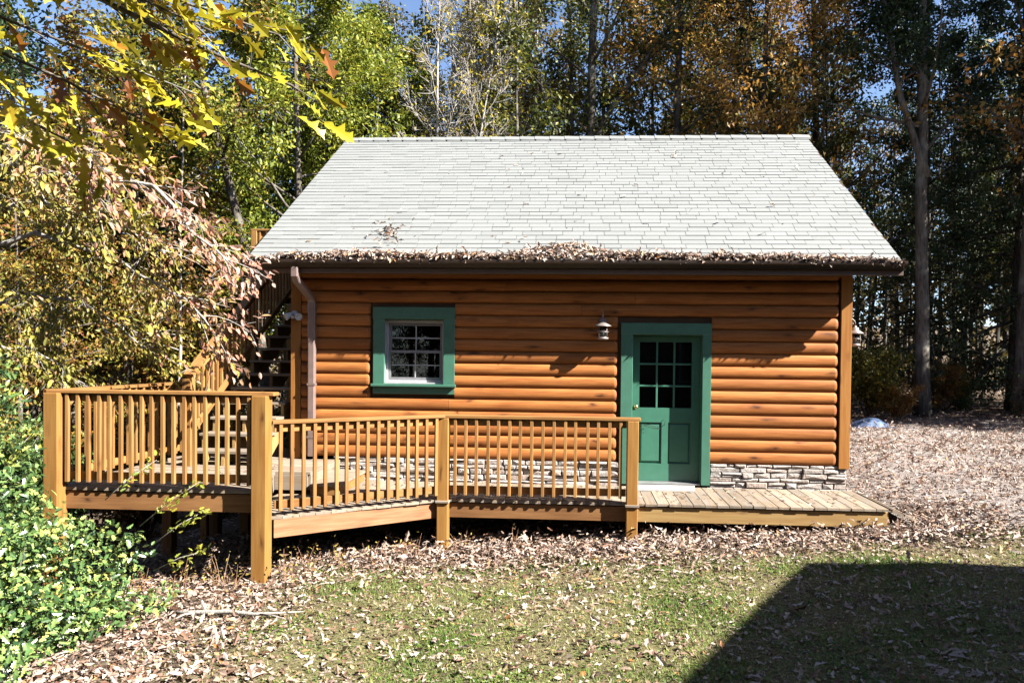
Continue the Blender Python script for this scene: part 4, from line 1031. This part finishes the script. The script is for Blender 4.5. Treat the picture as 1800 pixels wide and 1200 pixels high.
for x_, y_, r_, s_, lb in ((18.4, 14.8, 0, 1.0, 'dark evergreen with drooping boughs beside the gravel edge'), (15.9, 15.5, 2, .85, 'smaller dark evergreen just behind the thick grey trunk'), (21.5, 18, 4, 1.1, 'tall dark evergreen deeper in the wood behind the gravel')):
    tree('evergreen_tree', 'hemlock', x_, y_, r_, s_, lb, 'dark evergreens at the right wood edge'.replace('right ', ''))
for i, (x_, y_, r_, s_) in enumerate(((-8.2, 6.0, 0, 1.0), (-11.0, 9.0, 1.3, 1.1), (-7.2, 11.5, 2.1, 1.15), (-13.5, 12.5, 3.0, 1.15), (-9.8, 15.0, 4.0, 1.25), (-16, 16.5, 5.0, 1.3), (-5.2, 17, .8, 1.2), (-1.5, 17.5, 2.8, 1.1), (-6.8, 3.4, 1.9, .72), (-20, 20, .5, 1.4), (-12.5, 18.5, 2.4, 1.3), (-8.8, 9.6, 5.2, 1.35), (-14.5, 9.4, .9, 1.2), (-3.6, 14.2, 1.7, 1.3), (2.6, 18.4, 3.9, 1.2))):
    tree('autumn_tree', 'autumn', x_, y_, r_, s_, 'yellow and orange leaved tree in the wood beyond the raised deck', 'autumn trees beyond the raised deck')
rt_ = np.random.default_rng(77)
SL = ['slim', 'slim_b', 'slim_pale']
cnt = 0
for i in range(400):                                            # slim trunks of the shaded wood behind the gravel
    if cnt >= 50: break
    y_ = rt_.uniform(13.5, 36); x_ = rt_.uniform(8.5, 14 + y_ * .62)
    if abs(x_ - 14.3) < .8 and y_ < 16: continue
    k_ = SL[rt_.choice([0, 0, 1, 1, 2], 1)[0]]
    tree('woodland_tree', k_, x_, y_, rt_.uniform(0, 6.28), rt_.uniform(.8, 1.2), {'slim': 'slim dark-trunked tree with olive leaves in the shaded wood behind the gravel', 'slim_b': 'slim grey-trunked tree with dark green leaves in the shaded wood behind the gravel', 'slim_pale': 'thin pale-stemmed tree in the shaded wood behind the gravel'}[k_], 'slim trees in the wood behind the gravel, ' + k_.replace('slim_b', 'grey').replace('slim_pale', 'pale').replace('slim', 'dark')); cnt += 1
cnt = 0
for i in range(300):
    if cnt >= 42: break
    y_ = rt_.uniform(5, 34); x_ = rt_.uniform(-8 - y_ * .62, min(6, -4.5 + max(0, y_ - 12)))
    k_ = SL[rt_.choice([0, 1, 2, 2, 2], 1)[0]]
    tree('woodland_tree', k_, x_, y_, rt_.uniform(0, 6.28), rt_.uniform(.8, 1.2), {'slim': 'slim dark-trunked tree with olive leaves in the wood beyond the raised deck', 'slim_b': 'slim grey-trunked tree with dark green leaves in the wood beyond the raised deck', 'slim_pale': 'thin pale-stemmed tree in the wood beyond the raised deck'}[k_], 'slim trees in the wood beyond the deck, ' + k_.replace('slim_b', 'grey').replace('slim_pale', 'pale').replace('slim', 'dark')); cnt += 1
for i in range(16):                                             # second rank behind the ridge
    x_ = -5 + i * .95 + rt_.uniform(-.4, .4); y_ = rt_.uniform(17, 25); k_ = SL[i % 3]
    tree('woodland_tree', k_, x_, y_, rt_.uniform(0, 6.28), rt_.uniform(1.15, 1.4), {'slim': 'slim dark-trunked tree with olive leaves standing far behind the roof ridge', 'slim_b': 'slim grey-trunked tree with dark green leaves standing far behind the roof ridge', 'slim_pale': 'thin pale-stemmed tree standing far behind the roof ridge'}[k_], 'slim trees far behind the ridge, ' + k_.replace('slim_b', 'grey').replace('slim_pale', 'pale').replace('slim', 'dark'))
# trees that close the wood beyond the sides of the view and behind the photographer
for x_, y_, k_, s_ in ((19.2, 7.3, 'oak', 1.0), (22.5, 6.4, 'oak', 1.1), (26, 5.6, 'hemlock', 1.1), (19.5, 9.5, 'oak', 1.0), (23, 9, 'hemlock', 1.1), (22, 13, 'oak_b', 1.1), (27, 11, 'oak', 1.1), (25.5, 15.5, 'hemlock', 1.1), (30, 14, 'oak_b', 1.2), (20.5, 11.5, 'hemlock', .9)):
    tree('oak_tree' if 'oak' in k_ else 'evergreen_tree', k_, x_, y_, x_ * 1.7, s_, ('brown oak' if 'oak' in k_ else 'dark evergreen') + ' shading the far side of the gravel', 'trees shading the far gravel, ' + ('oak' if 'oak' in k_ else 'evergreen'))
for x_, y_, k_ in ((-5.5, -17, 'oak_b'), (-1.5, -20, 'autumn'), (2.5, -22, 'oak'), (-9, -20, 'autumn'), (6.5, -24, 'autumn'), (-4, -24, 'maple'), (-.6, -15.5, 'autumn'), (-3.2, -14.2, 'shrub_o'), (.4, -18, 'shrub_d'), (-1.8, -18.5, 'oak_b'), (1.0, -24, 'oak'), (-2.4, -26, 'hemlock'), (4.5, -26, 'hemlock'), (3.6, -19.5, 'shrub_d'), (7.5, -19, 'autumn'), (9.5, -23, 'hemlock')):
    tree('garden_tree', k_, x_, y_, x_, .9, 'garden tree opposite the cabin, mirrored in its window panes', 'trees mirrored in the window')

rk = np.random.default_rng(5)
for i in range(26):                                              # wood carried on round the clearing, added unseen to cut sky fill
    a = R(rk.uniform(150, 262)); d_f = rk.uniform(20, 34); x_, y_ = 4 + d_f * math.sin(a) , -6 + d_f * math.cos(a)
    k_ = ['oak', 'oak_b', 'hemlock', 'autumn'][rk.integers(0, 4)]
    if x_ < 9: tree('unseen_tree', k_, x_, y_, rk.uniform(0, 6), rk.uniform(.95, 1.3), 'tree of the wood on the far side of the clearing, added unseen to block low sky light', 'trees across the clearing')
# ---- shrubs
for i, (x_, y_, s_, k_) in enumerate(((12.4, 11.2, 1.15, 'shrub_d'), (13.1, 10.9, .6, 'shrub_o'), (11.4, 11.4, 1.25, 'shrub_d'), (15.4, 13.6, .8, 'shrub_o'), (16.5, 14.4, .7, 'shrub_g'), (18.2, 13.4, .7, 'shrub_d'), (13.8, 14.0, .9, 'shrub_d'), (10.2, 12.4, 1.3, 'shrub_d'), (19.6, 16, .9, 'shrub_g'), (17.2, 16.2, .9, 'shrub_o'))):
    tree('shrub', k_, x_, y_, i * 1.3, s_, {'shrub_o': 'rusty brown shrub', 'shrub_d': 'dark olive shrub', 'shrub_g': 'green shrub'}[k_] + ' in the shade at the edge of the wood behind the gravel', 'shrubs behind the gravel, ' + k_[-1].replace('o', 'rusty').replace('d', 'olive').replace('g', 'green'), 'shrub')
for i, (x_, y_, s_, k_) in enumerate(((-4.7, .8, 1.35, 'shrub_g'), (-5.6, 2.2, 1.3, 'shrub_d'), (-4.2, 3.2, 1.2, 'shrub_o'), (-3.0, 3.8, 1.1, 'shrub_g'), (-7.0, 3.6, 1.4, 'shrub_o'), (-5.5, 5.4, 1.4, 'shrub_d'), (-3.4, 6.2, 1.3, 'shrub_d'), (-8.4, 1.8, 1.5, 'shrub_g'), (-2.3, 5.4, 1.0, 'shrub_g'), (-9.5, 4.5, 1.5, 'shrub_o'), (-1.6, 7.8, 1.2, 'shrub_d'), (-6.4, 7.4, 1.4, 'shrub_o'))):
    tree('shrub', k_, x_, y_, i * 2.1, s_, {'shrub_o': 'rusty brown shrub', 'shrub_d': 'dark olive shrub', 'shrub_g': 'green leafy shrub'}[k_] + ' on the slope beyond the raised deck', 'shrubs beyond the deck, ' + k_[-1].replace('o', 'rusty').replace('d', 'olive').replace('g', 'green'), 'shrub')

# ---- the far wood, one mass
n = 70000; an = rg.uniform(R(-48), R(44), n); ds_ = rg.uniform(42, 78, n); x = 4 + ds_ * np.sin(an); y = -10 + ds_ * np.cos(an)
top = 13 + 5 * smooth_noise(x, y, .12, 61) + 3 * smooth_noise(x, y, .4, 62); zr_ = rg.random(n); z = gz(x, y) + zr_ * top * 1.25
keep = (z - gz(x, y) < top * rg.uniform(.8, 1.25, n)); x, y, z = x[keep], y[keep], z[keep]; n = len(x)
L_far = leafmat('far_leaf', [(0, (.03, .04, .015)), (.35, (.12, .10, .03)), (.6, (.24, .15, .05)), (.85, (.26, .22, .06)), (1, (.34, .26, .06))], .3)
tf = np.clip(.5 + .5 * smooth_noise(x, y + z, .5, 63) + rg.normal(0, .18, n), 0, 1)
fv = leaves_mesh('far_wood', T_diamond, np.stack([x, y, z], 1), rg.uniform(.35, .75, n), L_far, rg, tint=tf)
tag(obj('far_wood', fv), 'far brown and green wood closing the view behind the trees', kind='stuff')
mbw = MB()
for i in range(260):
    a = rt_.uniform(R(-46), R(42)); d_f = rt_.uniform(36, 70); x_, y_ = 4 + d_f * math.sin(a), -10 + d_f * math.cos(a); z_ = float(gz(x_, y_)); h_ = rt_.uniform(9, 16); r_ = rt_.uniform(.06, .16)
    mbw.tube([(x_, y_, z_ - .3), (x_ + rt_.normal(0, .2), y_, z_ + h_ * .5), (x_ + rt_.normal(0, .5), y_, z_ + h_)], [r_, r_ * .8, r_ * .3], 5, False)
tag(mbw.build('far_trunks', M_bark_d), 'far thin trunks of the wood seen between the nearer trees', kind='stuff')

# ---------------------------------------------------------------- dogwood reaching over the raised deck
rd = np.random.default_rng(91)
dog = thing('dogwood_tree', (-4.2, -1.2, float(gz(-4.2, -1.2))), 'dogwood with drooping pink and yellow-green leaves reaching over the raised deck', 'tree')
limbs = [([(-4.2, -1.2, -1.8), (-4.3, -1.3, .5), (-4.0, -1.4, 2.4), (-3.6, -1.5, 4.2), (-3.2, -1.6, 5.6)], .11, .03),
         ([(-3.7, -1.5, 3.9), (-2.6, -1.6, 4.25), (-1.7, -1.7, 4.05), (-1.0, -1.7, 3.75), (-.42, -1.8, 3.2), (.10, -1.8, 2.72)], .050, .010),
         ([(-3.9, -1.4, 3.0), (-2.8, -1.3, 3.3), (-1.8, -1.2, 2.95), (-1.0, -1.2, 2.5), (-.45, -1.3, 1.95)], .036, .008),
         ([(-4.0, -1.4, 2.2), (-3.0, -1.0, 2.6), (-2.3, -.8, 2.3), (-1.6, -.9, 1.8)], .03, .006),
         ([(-3.4, -1.6, 4.4), (-2.4, -2.3, 4.3), (-1.5, -2.8, 3.9), (-.85, -3.0, 3.4)], .035, .007),
         ([(-3.5, -1.6, 3.6), (-2.7, -1.4, 3.7), (-1.9, -1.2, 3.5), (-1.3, -1.1, 3.1)], .03, .006),
         ([(-4.1, -1.4, 1.4), (-3.3, -1.3, 1.9), (-2.7, -1.2, 1.7), (-2.2, -1.2, 1.2)], .025, .006)]
A, AD = [], []
for li, (pts, r0, r1) in enumerate(limbs):
    pts = np.array(pts); tt = np.linspace(0, 1, 12); acc = np.r_[0, np.cumsum(np.linalg.norm(np.diff(pts, axis=0), axis=1))]; Ls = acc[-1]; acc /= Ls
    P = np.stack([np.interp(tt, acc, pts[:, c]) for c in range(3)], 1); P[1:-1] += rd.normal(0, .025, (10, 3))
    MB().tube([tuple(p) for p in P], list(np.linspace(r0, r1, 12)), 8).build('trunk' if li == 0 else 'limb', M_bark_l, dog, True)
    if li == 0: continue
    tw = MB()
    for i in range(26):
        t = .22 + .78 * (i + rd.random()) / 26; b = np.array([np.interp(t, tt, P[:, c]) for c in range(3)])
        d = np.array([rd.normal(.35, .5), rd.normal(0, .55), rd.normal(-.05, .4)]); d /= np.linalg.norm(d); l = rd.uniform(.25, .75)
        q = path(b, d, l, 4, rd, .12, -.5); tw.tube([tuple(p) for p in q], [.007, .006, .005, .004, .002], 5, False); A += q[1:]; AD += [q[-1] - q[-2]] * 4
        for _ in range(3):
            e = q[rd.integers(1, 5)]; d2 = d + rd.normal(0, .6, 3); d2[2] -= .3; d2 /= np.linalg.norm(d2); l2 = rd.uniform(.12, .32); q2 = path(e, d2, l2, 2, rd, .15, -.4)
            tw.tube([tuple(p) for p in q2], [.004, .003, .002], 4, False); A += q2[1:]; AD += [d2] * 2
    tw.build('twigs', M_bark_l, dog, True, kind='stuff')
A, AD = np.array(A), np.array(AD)
n = 4700; idx = rd.integers(0, len(A), n); P = A[idx] + rd.normal(0, .075, (n, 3)); d = AD[idx] / np.linalg.norm(AD[idx], axis=1, keepdims=True) * .5 + rd.normal(0, .4, (n, 3)) + np.array([.25, 0, -.55])
red = 1 / (1 + np.exp(-(P[:, 0] + 1.15 + .25 * (P[:, 2] - 3)) / .35)); ti = np.clip(.12 + .62 * red + rd.normal(0, .17, n), 0, 1); sz = rd.uniform(.075, .125, n)
order = np.argsort(np.linalg.norm(P - np.array([4.17, -10.34, 1.78]), axis=1) - sz * 3 + (P[:, 0] < -3.2) * 9)
one, rest = order[:300], order[300:]
obj('foliage', leaves_mesh('foliage', T_oval, P[rest], sz[rest], L_pink, rd, d=d[rest], tint=ti[rest], curl=rd.uniform(.6, 1.8, len(rest))), dog, kind='stuff')
def leaf_variants(name, T, mat, tints, rng):
    out = []
    for tv_ in tints:
        tv, tf_ = T; v = tv.copy(); v[:, 2] *= rng.uniform(.6, 1.8); v[:, 1] *= rng.uniform(.9, 1.15); v[:, 2] += .06 * np.sin(v[:, 0] * 4 + rng.random() * 6) * (v[:, 1] + .2)
        out.append(mesh_np(name, v, tf_, mat, np.full(len(v), tv_)))
    return out
def put_leaf(parent, me, p, d, nrm, s):
    x = Vector(d).normalized(); y = Vector(nrm).cross(x)
    if y.length < 1e-4: y = Vector((0, 1, 0)).cross(x)
    y.normalize(); z = x.cross(y)
    return obj('leaf', me, parent, Matrix(((x.x * s, y.x * s, z.x * s, p[0]), (x.y * s, y.y * s, z.y * s, p[1]), (x.z * s, y.z * s, z.z * s, p[2]), (0, 0, 0, 1))))
lv = leaf_variants('leaf', T_oval, L_pink, [.1, .25, .4, .55, .65, .75, .85, .95], rd)
for k in one: put_leaf(dog, lv[int(np.clip(ti[k] * 8, 0, 7))], P[k], d[k], rd.normal(0, .6, 3) + np.array([0, 0, 1]), sz[k])

# ---------------------------------------------------------------- oak bough hanging in close to the photographer
ro = np.random.default_rng(55)
oak = thing('oak_tree', (-.9, -8.3, float(gz(-.9, -8.3))), 'oak whose bough of large yellow lobed leaves hangs in close', 'tree')
L_near = leafmat('large_yellow_oak_leaf', [(0, (.22, .07, .015)), (.16, (.40, .16, .02)), (.3, (.34, .30, .02)), (.6, (.50, .44, .03)), (.85, (.62, .50, .03)), (1, (.70, .48, .04))], .45, .4, .35)
nl = [([(-.9, -8.3, -.6), (-.95, -8.3, 2), (-.8, -8.2, 4.2), (-.7, -8.2, 7)], .16, .08), ([(-.8, -8.2, 4.0), (.2, -7.6, 4.2), (.9, -7.2, 3.95), (1.5, -6.95, 3.65), (2.2, -6.8, 3.32), (2.72, -6.75, 3.12)], .045, .005),
      ([(.2, -7.5, 4.1), (1.2, -6.8, 3.88), (2.0, -6.6, 3.64), (2.55, -6.5, 3.48)], .022, .004), ([(.2, -7.5, 3.7), (.9, -6.9, 3.42), (1.5, -6.7, 3.18), (1.9, -6.6, 2.98)], .020, .004),
      ([(0, -7.5, 3.6), (.7, -6.8, 3.22), (1.2, -6.6, 3.02), (1.55, -6.5, 2.84)], .018, .004), ([(.6, -7.2, 4.0), (1.5, -7.0, 3.72), (2.05, -6.9, 3.48), (2.4, -6.9, 3.32)], .016, .004),
      ([(.3, -7.4, 3.9), (.9, -6.6, 3.62), (1.5, -6.4, 3.42), (2.0, -6.3, 3.24)], .016, .004), ([(.6, -7.3, 4.05), (1.4, -7.1, 3.9), (2.0, -7.0, 3.75), (2.6, -6.95, 3.56)], .016, .004)]
A, AD = [], []
for li, (pts, r0, r1) in enumerate(nl):
    pts = np.array(pts); tt = np.linspace(0, 1, 10); acc = np.r_[0, np.cumsum(np.linalg.norm(np.diff(pts, axis=0), axis=1))]; acc /= acc[-1]
    P = np.stack([np.interp(tt, acc, pts[:, c]) for c in range(3)], 1); MB().tube([tuple(p) for p in P], list(np.linspace(r0, r1, 10)), 8).build('trunk' if li == 0 else 'limb', M_bark, oak, True)
    if li == 0: continue
    for i in range(11):
        t = .25 + .75 * (i + ro.random()) / 11; b = np.array([np.interp(t, tt, P[:, c]) for c in range(3)]); d = (P[-1] - P[-3]) * 2 + ro.normal(0, .45, 3); d /= np.linalg.norm(d)
        q = path(b, d, ro.uniform(.15, .35), 3, ro, .12, -.35); MB().tube([tuple(p) for p in q], [.005, .004, .003, .002], 5, False).build('twig', M_bark, oak, True); A += q[1:]; AD += [d] * 3
A, AD = np.array(A), np.array(AD)
T_big = strip_leaf([-.18, -.17, 0, .10, .20, .30, .42, .52, .62, .74, .82, .90, 1.0], [.006, .006, .01, .10, .17, .07, .12, .33, .10, .14, .26, .07, 0.0], .28, .14)
bigs = leaf_variants('leaf', T_big, L_near, [.05, .16, .35, .45, .55, .65, .75, .85, .95], ro)
for i in range(300):
    k = ro.integers(0, len(A)); p = A[k] + ro.normal(0, .05, 3); d = AD[k] * .8 + ro.normal(0, .35, 3) + np.array([.35, 0, -.45]); tnt = ro.choice([0, 1, 2, 3, 4, 5, 6, 7, 8], p=[.07, .08, .13, .14, .16, .14, .12, .1, .06])
    put_leaf(oak, bigs[tnt], p, d, ro.normal(0, .75, 3) + np.array([0, -.1, 1]), ro.uniform(.11, .18))

k_ = ro.integers(0, len(A), 260); d = AD[k_] * .8 + ro.normal(0, .35, (260, 3)) + np.array([.35, 0, -.45])
obj('foliage', leaves_mesh('foliage', T_big, A[k_] + ro.normal(0, .07, (260, 3)), ro.uniform(.09, .15, 260), L_near, ro, d=d, nrm=ro.normal(0, .75, (260, 3)) + np.array([0, -.1, 1]), tint=ro.beta(2.2, 1.5, 260), curl=ro.uniform(.5, 1.6, 260)), oak, kind='stuff')
# ---------------------------------------------------------------- holly bush below the raised deck
rh = np.random.default_rng(66); hc = np.array([-1.35, -4.1, -.75]); hr = np.array([1.66, 1.0, 1.45])
holly = thing('holly_bush', (-1.35, -4.1, float(gz(-1.35, -4.1))), 'dense green holly bush with spiny leaves growing up against the raised deck', 'bush')
L_holly = leafmat('holly_leaf', [(0, (.03, .07, .025)), (.3, (.11, .21, .06)), (.6, (.25, .36, .11)), (.85, (.48, .52, .13)), (1, (.68, .62, .18))], .25, .25, .9)
u = rh.normal(size=(60000, 3)); u /= np.linalg.norm(u, axis=1, keepdims=True)
bm = .80 + .22 * (np.sin(u[:, 0] * 5 + 1) * np.sin(u[:, 2] * 6 + u[:, 1] * 4) + .6 * np.sin(u[:, 0] * 11 + u[:, 2] * 13)) * .8
P = hc + hr * u * (bm * rh.uniform(.62, 1.06, 60000) ** .6)[:, None]
u2 = rh.normal(size=(9000, 3)); u2 /= np.linalg.norm(u2, axis=1, keepdims=True)
P = np.concatenate([P, np.array([-1.55, -3.75, .40]) + np.array([.55, .5, 1.5]) * u2 * rh.uniform(.5, 1.05, (9000, 1)) ** .6]); P = P[rh.permutation(len(P))]
P = P[(P[:, 2] > gz(P[:, 0], P[:, 1]) + .02) & ~((P[:, 1] > -2.75) & (P[:, 2] > -.1)) & (P[:, 1] < -2.9 + .0 * P[:, 0])][:13000]; 
low = rh.uniform((-2.2, -6.0), (.75, -3.2), (3500, 2)); low = np.c_[low, gz(low[:, 0], low[:, 1]) + rh.uniform(.02, .22, 3500)]; low = low[low[:, 0] < .12 + .15 * np.sin(low[:, 1] * 3)]
P = np.concatenate([P, low]); n = len(P)
out = (P - hc) / hr; out /= np.linalg.norm(out, axis=1, keepdims=True); ti = np.clip(rh.beta(1.3, 1.6, n) + .25 * (np.sin(P[:, 0] * 9) * np.sin(P[:, 2] * 8) > .72), 0, 1); sz = rh.uniform(.05, .088, n); nr = out * .8 + rh.normal(0, .55, (n, 3)) + np.array([0, 0, .4]); d = rh.normal(size=(n, 3)) + out * .5
dist = np.linalg.norm(P - np.array([4.17, -10.34, 1.78]), axis=1) - sz * 8; order = np.argsort(dist + 9 * (P[:, 0] < -1.6 - .3 * (P[:, 1] + 4)))
one, rest = order[:300], order[300:]
obj('foliage', leaves_mesh('foliage', T_holly, P[rest], sz[rest], L_holly, rh, d=d[rest], nrm=nr[rest], tint=ti[rest], curl=rh.uniform(.5, 1.6, len(rest))), holly, kind='stuff')
hv = leaf_variants('leaf', T_holly, L_holly, [.1, .3, .45, .6, .75, .95], rh)
for k in one: put_leaf(holly, hv[int(np.clip(ti[k] * 6, 0, 5))], P[k], d[k], nr[k], sz[k])
for i in range(14):
    e = rh.normal(size=3); e[2] = abs(e[2]) * .9 + .1; e[1] = -abs(e[1]); e /= np.linalg.norm(e); tip = hc + hr * e * rh.uniform(.75, .95); b = np.array([hc[0] + rh.normal(0, .35), hc[1] + rh.normal(0, .2), 0]); b[2] = float(gz(b[0], b[1])) - .05
    if tip[1] > -2.85: continue
    MB().tube([tuple(b), tuple((b + tip) / 2 + rh.normal(0, .12, 3)), tuple(tip)], [.012, .008, .003], 5).build('stem', M_bark, holly, True)
# sprigs that stick out over the deck edge
M_sprig = leafmat('sprig_leaf', [(0, (.16, .22, .03)), (.5, (.34, .36, .05)), (1, (.52, .46, .06))], .4, .4, .4)
for i, (b, t_) in enumerate((((-1.5, -3.6, .5), (-1.15, -3.55, 1.0)), ((-1.6, -3.6, .8), (-1.4, -3.5, 1.35)), ((-.1, -3.5, .1), (.42, -3.35, .52)), ((.0, -3.5, -.1), (.52, -3.4, .26)), ((.1, -3.6, -.3), (.56, -3.5, -.12)), ((-.45, -3.5, .35), (-.05, -3.3, .72)))):
    b, t_ = np.array(b), np.array(t_); m_ = MB().tube([tuple(b), tuple((b + t_) / 2 + [0, 0, .03]), tuple(t_)], [.006, .004, .002], 5).build('stem', M_bark_l, holly, True)
    pp = b + (t_ - b) * rh.uniform(.3, 1.03, (30, 1)) + rh.normal(0, .025, (30, 3))
    obj('foliage', leaves_mesh('foliage', T_holly, pp, rh.uniform(.045, .075, 30), M_sprig, rh, d=(t_ - b) + rh.normal(0, .35, (30, 3))), holly, kind='stuff')

# ---------------------------------------------------------------- overall albedo trim (keeps every surface at a real-world reflectance)
def trim_albedo(k):
    for m in bpy.data.materials:
        if not m.use_nodes: continue
        t = m.node_tree
        for n in list(t.nodes):
            sock = n.inputs['Base Color'] if n.type == 'BSDF_PRINCIPLED' else n.inputs[0] if n.type == 'BSDF_TRANSLUCENT' else None
            if sock is None or not sock.is_linked: continue
            src = sock.links[0].from_socket
            t.links.new(mix(t, 1.0, src, (k, k, k), 'MULTIPLY'), sock)
trim_albedo(.60)
